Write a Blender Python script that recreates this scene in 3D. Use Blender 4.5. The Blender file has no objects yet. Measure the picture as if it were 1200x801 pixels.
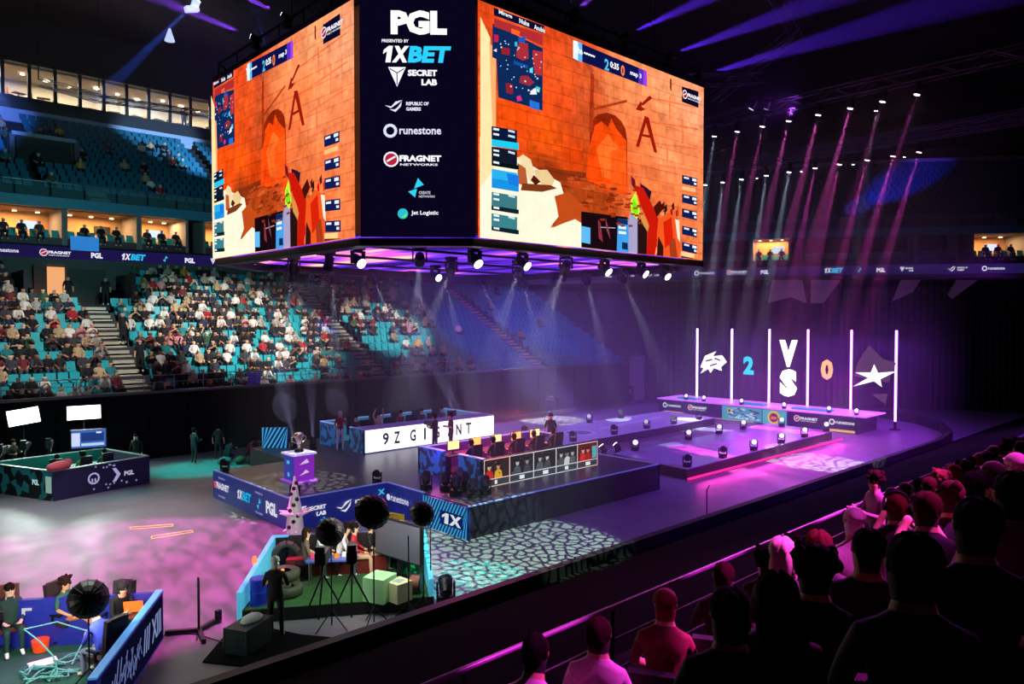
import bpy, bmesh, math, random
from mathutils import Vector, Matrix, Euler
V = Vector
R = random.Random(7)
sc = bpy.context.scene
COL = sc.collection
PI = math.pi
# ---------------------------------------------------------------- camera
cam = bpy.data.cameras.new('camera'); cam_ob = bpy.data.objects.new('camera', cam); COL.objects.link(cam_ob)
cam.sensor_width = 36; cam.lens = 866/1200*36; cam.clip_start = .05; cam.clip_end = 400
cam_ob.location = (0, 0, 7)
cam_ob.rotation_euler = (PI/2 - math.atan(25.5/866), 0, math.atan2(.729, .685) - PI/2)
sc.camera = cam_ob
# ---------------------------------------------------------------- world, exposure
w = bpy.data.worlds.new('world'); sc.world = w; w.use_nodes = True
w.node_tree.nodes['Background'].inputs[0].default_value = (.10, .08, .22, 1)
w.node_tree.nodes['Background'].inputs[1].default_value = .012
sc.view_settings.view_transform = 'Standard'; sc.view_settings.look = 'None'
sc.view_settings.exposure = 0; sc.view_settings.gamma = 1; sc.view_settings.use_curve_mapping = False
sc.cycles.max_bounces = 6; sc.cycles.diffuse_bounces = 2; sc.cycles.glossy_bounces = 2; sc.cycles.volume_bounces = 0
sc.cycles.transparent_max_bounces = 12; sc.cycles.sample_clamp_indirect = 4
def lin(h):
    c = [int(h[i:i+2], 16)/255 for i in (0, 2, 4)]
    return tuple(x/12.92 if x <= .04045 else ((x+.055)/1.055)**2.4 for x in c)
def aim_rot(d, up='Y'): return V(d).to_track_quat('-Z', up).to_euler()
def lamp_gobo(l, scale, width, seed, ring=False):
    l.use_nodes = True; nt = l.node_tree; em = nt.nodes['Emission']
    if width < .05:   # rippled water wheel
        tc = nt.nodes.new('ShaderNodeTexCoord'); mp = nt.nodes.new('ShaderNodeMapping'); mp.inputs['Rotation'].default_value = (0, 0, .75); mp.inputs['Scale'].default_value = (scale*.5, scale*1.6, 1)
        ns = nt.nodes.new('ShaderNodeTexNoise'); ns.inputs['Scale'].default_value = 1; ns.inputs['Detail'].default_value = 4; cr = nt.nodes.new('ShaderNodeMapRange'); cr.inputs[1].default_value = .36; cr.inputs[2].default_value = .62; cr.inputs[3].default_value = .35; cr.inputs[4].default_value = 1.25
        nt.links.new(tc.outputs['Normal'], mp.inputs[0]); nt.links.new(mp.outputs[0], ns.inputs['Vector']); nt.links.new(ns.outputs['Fac'], cr.inputs[0]); nt.links.new(cr.outputs[0], em.inputs['Strength']); return
    tc = nt.nodes.new('ShaderNodeTexCoord'); mp = nt.nodes.new('ShaderNodeMapping'); mp.inputs['Location'].default_value = (seed, seed*2, 0)
    vo = nt.nodes.new('ShaderNodeTexVoronoi'); vo.feature = 'DISTANCE_TO_EDGE'; vo.voronoi_dimensions = '2D'; vo.inputs['Scale'].default_value = scale
    ns = nt.nodes.new('ShaderNodeTexNoise'); ns.inputs['Scale'].default_value = scale*.9
    ad = nt.nodes.new('ShaderNodeVectorMath'); ad.operation = 'MULTIPLY_ADD'; ad.inputs[1].default_value = (.55/scale,)*3
    cr = nt.nodes.new('ShaderNodeValToRGB'); cr.color_ramp.elements[0].position = width; cr.color_ramp.elements[1].position = width+.04
    nt.links.new(tc.outputs['Normal'], mp.inputs[0]); nt.links.new(mp.outputs[0], ns.inputs['Vector']); nt.links.new(ns.outputs['Color'], ad.inputs[0])
    nt.links.new(mp.outputs[0], ad.inputs[2]); nt.links.new(ad.outputs[0], vo.inputs['Vector']); nt.links.new(vo.outputs['Distance'], cr.inputs[0]); nt.links.new(cr.outputs[0], em.inputs['Strength'])
def spot(p, t, col, watts, ang, blend=.3, soft=.06, gobo=None, parent=None):
    l = bpy.data.lights.new('beam_light', 'SPOT'); l.energy = watts; l.color = col; l.spot_size = math.radians(ang); l.spot_blend = blend; l.shadow_soft_size = soft
    if gobo: lamp_gobo(l, *gobo)
    o = bpy.data.objects.new('beam_light', l); COL.objects.link(o); o.location = p; o.rotation_euler = aim_rot(V(t)-V(p))
    if parent: o.parent = parent; o.matrix_parent_inverse = Matrix.Translation(parent.location).inverted()
    return o
def area(p, t, col, watts, sx, sy):
    l = bpy.data.lights.new('area_light', 'AREA'); l.energy = watts; l.color = col; l.shape = 'RECTANGLE'; l.size = sx; l.size_y = sy
    o = bpy.data.objects.new('area_light', l); COL.objects.link(o); o.location = p; o.rotation_euler = aim_rot(V(t)-V(p)); return o
WHITE = (1, .97, .92); COOL = (.62, .72, 1); MAG = (1, .06, .62); PUR = (.42, .08, 1); BLU = (.05, .12, 1); TEAL = (.05, .9, .8); PINK = (1, .25, .75)
# added spots with no fixture built, washing the far stands and fascia
for p, t, c, wt, a in [((9, 33.5, 17), (9, 47, 5), WHITE, 9000, 46), ((20, 33.5, 17), (20, 47, 5), WHITE, 19000, 46), ((29, 33.5, 17), (31, 47.5, 5.5), WHITE, 16000, 28),
                       ((6, 40, 17), (9, 66.3, 22.0), (.12, .25, 1), 36000, 16), ((27, 38, 17), (21.5, 66.3, 22.3), (.3, .55, 1), 70000, 15), ((12, 40, 14), (14, 54, 14.4), (.2, .8, .9), 1600, 100),
                       ((32, 36, 17), (42, 46, 5), (.32, .14, 1), 6000, 44), ((44, 34, 17), (50, 47, 6), (.34, .1, 1), 5000, 48)]:
    spot(p, t, c, wt, a, .6, .3)
# floor washes and leaf gobos
for p, t, c, wt, a, g in [((8.5, 21.5, 17), (5.6, 22.2, 0), (1, .11, .62), 26000, 42, (26, .03, 3)), ((7, 22, 16.5), (5.6, 22.6, 0), (1, .4, .8), 2500, 46, None), ((8.4, 26, 17), (5.4, 28.0, 0), (.95, .9, .95), 9500, 46, None), ((3, 30, 16), (3.5, 31, 0), (.9, 1, .95), 3500, 40, None),
                          ((13.5, 9, 14), (15.4, 15.9, 0), (.62, 1, .66), 30000, 25, (48, .12, 1)), ((13, 11, 15), (12.6, 15.2, 0), (.02, 1, .7), 26000, 13, (42, .12, 1)),
                          ((13.8, 21.8, 9.0), (12.9, 25.0, 1), (.9, .95, .6), 7500, 27, (22, .16, 5)), ((33, 2, 14), (35.8, 16.0, 0), (1, .97, .8), 90000, 13, (46, .12, 9)),
                          ((38, 46, 14), (37.5, 35.8, 0), (.95, 1, .85), 60000, 16, (40, .14, 4)), ((10.4, 15.5, 12), (14.2, 20.6, 0), (.85, .95, .9), 6000, 16, (40, .10, 6)),
                          ((9.5, 33, 17), (13, 35.4, 0), (0, 1, .75), 22000, 17, None), ((9, 31, 16), (9.6, 31.6, 0), (.1, 1, .85), 1600, 14, None), ((17, 19.5, 8.9), (14.5, 18.3, 0), (.3, .5, 1), 300, 30, None),
                          ((24, -4, 14), (24, 15, 0), (.24, .06, 1), 12000, 44, None), ((34, -5, 14), (33, 16, 0), (.28, .05, 1), 28000, 44, None), ((44, -4, 14), (42, 18, 0), (.42, .03, 1), 36000, 44, None), ((50, 0, 13), (48, 20, 0), (.4, .06, 1), 10000, 34, None),  # purple washes added from unseen spots beside the frame
                          ((30, 24, 9), (22, 24, 1), (.30, .16, .9), 900, 60, None), ((38, 47, 14), (36, 30, 0), (.34, .22, 1), 20000, 56, None), ((48, 46, 13), (46, 31, 0), (.32, .1, 1), 9000, 50, None)]:
    spot(p, t, c, wt, a, .25 if g else .8, .03 if g else .3, g)
# unseen spots added to tint the near stand pink
for p, t, wt, a in [((30, 7, 15), (6.6, 2.2, 5), 15000, 10), ((32, 7, 15), (12, 3.8, 4.3), 12000, 10), ((29, 7, 14), (4.6, 3.0, 4.6), 8000, 8), ((34, 7, 16), (10, 1.6, 5.2), 10000, 10)]:
    spot(p, t, (1, .03, .7), wt, a, .7, .2)
for t, wt, a in [((6.0, 2.7, 4.9), 60000, 6), ((5.6, 1.2, 5.8), 46000, 4), ((11.5, 4.4, 4.3), 70000, 6), ((8.2, 2.6, 5), 14000, 8), ((4.0, 3.6, 4.4), 22000, 5), ((4.8, 4.85, 4), 40000, 5), ((8, 4.85, 4), 30000, 5)]:
    spot((12, -4, 19), t, (1, .06, .85), wt, a, .7, .1)  # narrow overhead spots added to pick out single heads and the rail
spot((26, 12, 12), (2.2, .3, 6), (.15, .05, 1), 5000, 5, .5, .2); spot((26, 11, 14), (14, 4.8, 4), (.8, .1, .8), 6000, 60, .8, .3)
# ---------------------------------------------------------------- materials
MC = {}
def mat(name, col, rough=.6, metal=0, emit=None, es=0, noise=0, nscale=8, bump=0, alpha=1, spec=.5):
    if name in MC: return MC[name]
    m = bpy.data.materials.new(name); m.use_nodes = True; nt = m.node_tree; b = nt.nodes['Principled BSDF']
    c = lin(col) if isinstance(col, str) else col
    b.inputs['Base Color'].default_value = (*c, 1); b.inputs['Roughness'].default_value = rough; b.inputs['Metallic'].default_value = metal; b.inputs['Specular IOR Level'].default_value = spec
    if alpha < 1: b.inputs['Alpha'].default_value = alpha
    if emit: b.inputs['Emission Color'].default_value = (*(lin(emit) if isinstance(emit, str) else emit), 1); b.inputs['Emission Strength'].default_value = es
    if noise or bump:
        tc = nt.nodes.new('ShaderNodeTexCoord'); n = nt.nodes.new('ShaderNodeTexNoise'); n.inputs['Scale'].default_value = nscale; n.inputs['Detail'].default_value = 6
        nt.links.new(tc.outputs['Object'], n.inputs['Vector'])
        if noise:
            mx = nt.nodes.new('ShaderNodeMix'); mx.data_type = 'RGBA'; mx.inputs[6].default_value = (*[x*(1-noise) for x in c], 1); mx.inputs[7].default_value = (*[min(1, x*(1+noise)) for x in c], 1)
            nt.links.new(n.outputs['Fac'], mx.inputs[0]); nt.links.new(mx.outputs[2], b.inputs['Base Color'])
        if bump:
            bp = nt.nodes.new('ShaderNodeBump'); bp.inputs['Strength'].default_value = bump; nt.links.new(n.outputs['Fac'], bp.inputs['Height']); nt.links.new(bp.outputs[0], b.inputs['Normal'])
    m.cycles.emission_sampling = 'NONE'; MC[name] = m; return m
def glow(name, col, s):
    if name in MC: return MC[name]
    m = bpy.data.materials.new(name); m.use_nodes = True; nt = m.node_tree; nt.nodes.clear(); o = nt.nodes.new('ShaderNodeOutputMaterial'); e = nt.nodes.new('ShaderNodeEmission')
    e.inputs[0].default_value = (*(lin(col) if isinstance(col, str) else col), 1); e.inputs[1].default_value = s; nt.links.new(e.outputs[0], o.inputs[0]); m.cycles.emission_sampling = 'NONE'; MC[name] = m; return m
def display(name, s, noise=0, nscale=3):
    """an LED picture: emission colour read from the face colours"""
    if name in MC: return MC[name]
    m = bpy.data.materials.new(name); m.use_nodes = True; nt = m.node_tree; nt.nodes.clear(); o = nt.nodes.new('ShaderNodeOutputMaterial'); e = nt.nodes.new('ShaderNodeEmission'); a = nt.nodes.new('ShaderNodeVertexColor'); a.layer_name = 'Col'
    e.inputs[1].default_value = s; nt.links.new(e.outputs[0], o.inputs[0])
    if noise:
        tc = nt.nodes.new('ShaderNodeTexCoord'); n = nt.nodes.new('ShaderNodeTexNoise'); n.inputs['Scale'].default_value = nscale; n.inputs['Detail'].default_value = 8; n.inputs['Roughness'].default_value = .65
        mr = nt.nodes.new('ShaderNodeMapRange'); mr.inputs[1].default_value = .3; mr.inputs[2].default_value = .7; mr.inputs[3].default_value = 1-noise; mr.inputs[4].default_value = 1+noise
        mx = nt.nodes.new('ShaderNodeVectorMath'); mx.operation = 'MULTIPLY'
        nt.links.new(tc.outputs['Object'], n.inputs['Vector']); nt.links.new(n.outputs['Fac'], mr.inputs[0]); nt.links.new(a.outputs[0], mx.inputs[0]); nt.links.new(mr.outputs[0], mx.inputs[1]); nt.links.new(mx.outputs[0], e.inputs[0])
    else: nt.links.new(a.outputs[0], e.inputs[0])
    m.cycles.emission_sampling = 'NONE'; MC[name] = m; return m
def display_wall(name, s):
    m = display(name, s, .32, 2.4)
    if m.get('b'): return m
    m['b'] = 1; nt = m.node_tree; e = [n for n in nt.nodes if n.type == 'EMISSION'][0]; src = e.inputs[0].links[0].from_socket
    tc = nt.nodes.new('ShaderNodeTexCoord'); mp = nt.nodes.new('ShaderNodeMapping'); mp.inputs['Rotation'].default_value = (PI/2, 0, 0); sx = nt.nodes.new('ShaderNodeSeparateXYZ'); ad = nt.nodes.new('ShaderNodeMath'); cb = nt.nodes.new('ShaderNodeCombineXYZ')
    bk = nt.nodes.new('ShaderNodeTexBrick'); bk.inputs['Scale'].default_value = 1; bk.inputs['Brick Width'].default_value = 1.05; bk.inputs['Row Height'].default_value = .42; bk.inputs['Mortar Size'].default_value = .022; bk.inputs['Mortar Smooth'].default_value = .6
    bk.inputs['Color1'].default_value = (1.12, 1.1, 1.08, 1); bk.inputs['Color2'].default_value = (.92, .88, .86, 1); bk.inputs['Mortar'].default_value = (.74, .64, .58, 1)
    nt.links.new(tc.outputs['Object'], sx.inputs[0]); nt.links.new(sx.outputs['X'], ad.inputs[0]); nt.links.new(sx.outputs['Y'], ad.inputs[1]); nt.links.new(ad.outputs[0], cb.inputs['X']); nt.links.new(sx.outputs['Z'], cb.inputs['Y']); nt.links.new(cb.outputs[0], bk.inputs['Vector'])
    mx = nt.nodes.new('ShaderNodeVectorMath'); mx.operation = 'MULTIPLY'; nt.links.new(src, mx.inputs[0]); nt.links.new(bk.outputs['Color'], mx.inputs[1]); nt.links.new(mx.outputs[0], e.inputs[0]); return m
def printed(name, rough=.5):
    if name in MC: return MC[name]
    m = bpy.data.materials.new(name); m.use_nodes = True; nt = m.node_tree; b = nt.nodes['Principled BSDF']; a = nt.nodes.new('ShaderNodeVertexColor'); a.layer_name = 'Col'; b.inputs['Roughness'].default_value = rough
    nt.links.new(a.outputs[0], b.inputs['Base Color']); MC[name] = m; return m
def confetti(name, c1, c2, scale=4, thr=.5, es=0):
    """printed two colour speckle pattern"""
    if name in MC: return MC[name]
    m = mat(name, c1, .5); nt = m.node_tree; b = nt.nodes['Principled BSDF']; tc = nt.nodes.new('ShaderNodeTexCoord'); v = nt.nodes.new('ShaderNodeTexVoronoi'); v.inputs['Scale'].default_value = scale
    sp = nt.nodes.new('ShaderNodeSeparateColor'); cr = nt.nodes.new('ShaderNodeValToRGB'); cr.color_ramp.interpolation = 'CONSTANT'
    cr.color_ramp.elements[0].color = (*lin(c1), 1); cr.color_ramp.elements[1].color = (*lin(c2), 1); cr.color_ramp.elements[1].position = thr
    nt.links.new(tc.outputs['Object'], v.inputs['Vector']); nt.links.new(v.outputs['Color'], sp.inputs[0]); nt.links.new(sp.outputs[0], cr.inputs[0]); nt.links.new(cr.outputs[0], b.inputs['Base Color'])
    if es: nt.links.new(cr.outputs[0], b.inputs['Emission Color']); b.inputs['Emission Strength'].default_value = es
    return m
M_black = mat('black paint', '0a0a0c', .55); M_matte = mat('matte black cloth', '060608', .95, noise=.4, nscale=3, bump=.2, spec=.1); M_dark = mat('dark grey metal', '24242a', .45, .6)
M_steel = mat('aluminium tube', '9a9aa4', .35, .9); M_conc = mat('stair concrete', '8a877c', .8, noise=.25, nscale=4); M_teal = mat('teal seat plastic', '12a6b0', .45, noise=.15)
M_dk_conc = mat('dark terrace concrete', '1d2228', .9, noise=.3, nscale=3); M_white = mat('white plastic', 'e4e4e8', .4); M_wood = mat('warm suite wall', 'b07848', .7, noise=.15)
# ---------------------------------------------------------------- mesh builder
class MB:
    def __init__(s): s.v = []; s.f = []; s.m = []; s.c = []; s.smooth = []
    def add(s, vs, fs, m=0, col=None, sm=False):
        n = len(s.v); s.v += [tuple(x) for x in vs]
        for f in fs: s.f.append(tuple(i+n for i in f)); s.m.append(m); s.c.append(col); s.smooth.append(sm)
        return s
    def box(s, c, d, m=0, rz=0, col=None, rx=0, ry=0):
        M = Matrix.Translation(c) @ Euler((rx, ry, rz)).to_matrix().to_4x4()
        vs = [M @ V((x*d[0]/2, y*d[1]/2, z*d[2]/2)) for x in (-1, 1) for y in (-1, 1) for z in (-1, 1)]
        return s.add(vs, [(0, 1, 3, 2), (4, 6, 7, 5), (0, 4, 5, 1), (2, 3, 7, 6), (0, 2, 6, 4), (1, 5, 7, 3)], m, col)
    def mm(s, a, b, m=0, col=None): return s.box([(a[i]+b[i])/2 for i in range(3)], [abs(b[i]-a[i]) for i in range(3)], m, col=col)
    def prism(s, pts, z0, z1, m=0, col=None):
        n = len(pts); z0 = z0 if isinstance(z0, (list, tuple)) else [z0]*n; z1 = z1 if isinstance(z1, (list, tuple)) else [z1]*n
        a = sum(pts[i][0]*pts[(i+1) % n][1]-pts[(i+1) % n][0]*pts[i][1] for i in range(n))
        o = list(range(n)) if a > 0 else list(range(n))[::-1]
        vs = [(pts[i][0], pts[i][1], z0[i]) for i in o]+[(pts[i][0], pts[i][1], z1[i]) for i in o]
        return s.add(vs, [tuple(range(n))[::-1], tuple(range(n, 2*n))]+[(i, (i+1) % n, n+(i+1) % n, n+i) for i in range(n)], m, col)
    def cyl(s, p0, p1, r0, r1=None, n=8, m=0, sm=True, col=None, cap=True):
        p0, p1 = V(p0), V(p1); r1 = r0 if r1 is None else r1; d = (p1-p0); q = d.to_track_quat('Z', 'Y').to_matrix(); x, y = q.col[0], q.col[1]
        vs = [p0+(x*math.cos(2*PI*i/n)+y*math.sin(2*PI*i/n))*r0 for i in range(n)]+[p1+(x*math.cos(2*PI*i/n)+y*math.sin(2*PI*i/n))*r1 for i in range(n)]
        s.add(vs, [(i, (i+1) % n, n+(i+1) % n, n+i) for i in range(n)], m, col, sm)
        if cap: s.add(vs, [tuple(range(n))[::-1], tuple(range(n, 2*n))], m, col)
        return s
    def ball(s, c, r, n=10, k=6, m=0, z0=-1, z1=1, rot=None, col=None):
        r = (r, r, r) if not isinstance(r, (tuple, list)) else r; vs = []; fs = []; M = rot or Matrix.Identity(3)
        for j in range(k+1):
            z = math.sin((math.asin(z0)+(math.asin(z1)-math.asin(z0))*j/k)); q = math.sqrt(max(0, 1-z*z))
            for i in range(n): vs.append(V(c)+M @ V((q*math.cos(2*PI*i/n)*r[0], q*math.sin(2*PI*i/n)*r[1], z*r[2])))
        for j in range(k):
            for i in range(n): fs.append((j*n+i, j*n+(i+1) % n, (j+1)*n+(i+1) % n, (j+1)*n+i))
        fs.append(tuple(range(n))[::-1]); fs.append(tuple(range(k*n, k*n+n)))
        return s.add(vs, fs, m, col, True)
    def tube(s, pts, r, n=6, m=0, col=None):
        for a, b in zip(pts, pts[1:]): s.cyl(a, b, r, r, n, m, col=col)
        return s
    def mesh(s, name, mats):
        me = bpy.data.meshes.new(name); me.from_pydata(s.v, [], s.f)
        for x in (mats if isinstance(mats, (list, tuple)) else [mats]): me.materials.append(x)
        me.polygons.foreach_set('material_index', s.m); me.polygons.foreach_set('use_smooth', s.smooth)
        if any(c is not None for c in s.c):
            at = me.color_attributes.new('Col', 'FLOAT_COLOR', 'CORNER'); buf = []
            for f, c in zip(s.f, s.c):
                c = c or (0, 0, 0)
                for _ in f: buf += [c[0], c[1], c[2], 1]
            at.data.foreach_set('color', buf)
        me.update(); return me
    def build(s, name, mats, parent=None, loc=None): return link(name, s.mesh(name, mats), parent, loc)
def link(name, me, parent=None, loc=None, rot=None):
    o = bpy.data.objects.new(name, me); COL.objects.link(o)
    if loc is not None: o.location = loc
    if rot is not None: o.rotation_euler = rot
    if parent: o.parent = parent
    return o
def tag(o, label=None, cat=None, group=None, kind=None):
    if label: o['label'] = label
    if cat: o['category'] = cat
    if group: o['group'] = group
    if kind: o['kind'] = kind
    return o
def thing(name, label, cat, loc=(0, 0, 0), rz=0, group=None):
    o = bpy.data.objects.new(name, None); COL.objects.link(o); o.location = loc; o.rotation_euler = (0, 0, rz); return tag(o, label, cat, group)
def struct(name, mb, m, label=None):
    o = mb.build(name, m); o['kind'] = 'structure'
    if label: o['label'] = label
    return o
# ---------------------------------------------------------------- flat displays and prints
TX = {}
def text_geo(txt, bold=0.0):
    k = (txt, bold)
    if k in TX: return TX[k]
    cu = bpy.data.curves.new('lettering', 'FONT'); cu.body = txt; cu.size = 1; cu.resolution_u = 2; cu.offset = bold
    o = bpy.data.objects.new('lettering', cu); COL.objects.link(o); dg = bpy.context.evaluated_depsgraph_get(); me = o.evaluated_get(dg).to_mesh()
    vs = [tuple(v.co) for v in me.vertices]; fs = [tuple(p.vertices) for p in me.polygons]
    o.evaluated_get(dg).to_mesh_clear(); bpy.data.objects.remove(o); bpy.data.curves.remove(cu)
    x0 = min(v[0] for v in vs); x1 = max(v[0] for v in vs); y0 = min(v[1] for v in vs); y1 = max(v[1] for v in vs)
    TX[k] = ([((v[0]-x0)/(x1-x0), (v[1]-y0)/(y1-y0)) for v in vs], fs, (x1-x0)/(y1-y0)); return TX[k]
class Canvas:
    """o = lower left corner, ux/uy = unit vectors, n = outward normal; draws coloured flat shapes in metres"""
    def __init__(s, o, ux, uy, step=.0006, n=None): s.o, s.ux, s.uy = V(o), V(ux).normalized(), V(uy).normalized(); s.n = V(n).normalized() if n else s.ux.cross(s.uy); s.k = 1; s.step = step; s.mb = MB()
    def P(s, a, b): return s.o+s.ux*a+s.uy*b+s.n*(s.k*s.step)
    def poly(s, c, pts):
        c = lin(c) if isinstance(c, str) else c; s.mb.add([s.P(*p) for p in pts], [tuple(range(len(pts)))], 0, c); s.k += 1
    def rect(s, c, x0, y0, x1, y1): s.poly(c, [(x0, y0), (x1, y0), (x1, y1), (x0, y1)])
    def disc(s, c, x, y, r, n=14, ry=None): s.poly(c, [(x+r*math.cos(2*PI*i/n), y+(ry or r)*math.sin(2*PI*i/n)) for i in range(n)])
    def line(s, c, a, b, w):
        d = V((b[0]-a[0], b[1]-a[1])); d.normalize(); q = V((-d.y, d.x))*w/2; s.poly(c, [(a[0]-q.x, a[1]-q.y), (b[0]-q.x, b[1]-q.y), (b[0]+q.x, b[1]+q.y), (a[0]+q.x, a[1]+q.y)])
    def text(s, c, t, x, y, h, w=None, bold=.02, shear=0, center=False):
        vs, fs, asp = text_geo(t, bold); w = w or h*asp
        if center: x -= w/2
        c = lin(c) if isinstance(c, str) else c; s.mb.add([s.P(x+a*w+shear*b*h, y+b*h) for a, b in vs], fs, 0, c); s.k += 1
    def one_x(s, c, x, y, h, w, shear=0):
        a = w*.36; s.poly(c, [(x+u*a+shear*v*h, y+v*h) for u, v in ((.4, 0), (.95, 0), (.95, 1), (.5, 1), (0, .74), (0, .5), (.4, .68))]); s.text(c, 'X', x+w*.4, y, h, w*.6, bold=.06, shear=shear)
    def ring(s, c, bg, x, y, r, t): s.disc(c, x, y, r); s.disc(bg, x, y, r-t)
    def build(s, name, m, parent=None):
        if parent: M = parent.matrix_basis.inverted(); s.mb.v = [tuple(M @ V(v)) for v in s.mb.v]
        return s.mb.build(name, m, parent)
def logo(cv, kind, x, y, h, bg='0a0428', c='f4f4ff'):
    """sponsor marks, x = left, y = base, h = height; returns width"""
    if kind == 'pgl': cv.text(c, 'PGL', x, y, h, h*1.9, bold=.06); return h*1.9
    if kind == '1xbet': cv.one_x(c, x, y, h, h*1.3, .2); cv.text('22c0f0', 'BET', x+h*1.4, y, h, h*2.1, bold=.05, shear=.2); return h*3.7
    if kind == 'shield':
        cv.poly(c, [(x, y+h), (x+h*.45, y), (x+h*.9, y+h)]); cv.line(bg, (x+h*.08, y+h*.92), (x+h*.45, y+h*.7), h*.05); cv.line(bg, (x+h*.82, y+h*.92), (x+h*.45, y+h*.7), h*.05); cv.line(bg, (x+h*.45, y+h*.7), (x+h*.45, y+h*.1), h*.05)
        cv.text(c, 'SECRET', x+h*1.0, y+h*.55, h*.32, h*1.5, bold=.05); cv.text(c, 'LAB', x+h*1.7, y+h*.08, h*.32, h*.8, bold=.05); return h*2.5
    if kind == 'rog':
        cv.poly(c, [(x, y+h*.55), (x+h*.5, y+h*.3), (x+h*1.5, y+h), (x+h*.9, y+h*.85), (x+h*.55, y+h*.45)]); cv.poly(c, [(x+h*.4, y+h*.2), (x+h*.9, y), (x+h*1.35, y+h*.45), (x+h*1.45, y+h*.9), (x+h*1.1, y+h*.4), (x+h*.85, y+h*.2)])
        cv.text(c, 'REPUBLIC OF', x+h*1.8, y+h*.55, h*.3, h*1.9, bold=.04); cv.text(c, 'GAMERS', x+h*1.8, y+h*.1, h*.3, h*1.25, bold=.04); return h*3.7
    if kind == 'runestone': cv.ring(c, bg, x+h*.45, y+h*.5, h*.5, h*.2); cv.text(c, 'runestone', x+h*1.1, y+h*.25, h*.5, h*3, bold=.02); return h*4.1
    if kind == 'fragnet':
        cv.disc(c, x+h*.5, y+h*.5, h*.55); cv.disc('b02038', x+h*.5, y+h*.5, h*.44); cv.line(c, (x+h*.2, y+h*.35), (x+h*.8, y+h*.7), h*.12)
        cv.text(c, 'FRAGNET', x+h*1.1, y+h*.35, h*.45, h*3, bold=.05); cv.text(c, 'NETWORKS', x+h*1.15, y+h*.05, h*.16, h*2.7); return h*4.2
    if kind == 'spark': cv.poly('30c8e8', [(x+h*.5, y+h), (x+h*.3, y+h*.45), (x+h*.8, y+h*.65)]); cv.poly('30c8e8', [(x+h*.35, y), (x, y+h*.3), (x+h*.45, y+h*.45)]); return h*.9
    if kind == 'jet': cv.disc('28b8c8', x+h*.5, y+h*.5, h*.5); cv.poly('60d870', [(x+h*.3, y+h*.1), (x+h*.8, y+h*.15), (x+h*.9, y+h*.6)]); cv.text(c, 'Jet Logistic', x+h*1.3, y+h*.3, h*.5, h*2.6); return h*4
    return 0
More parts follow.
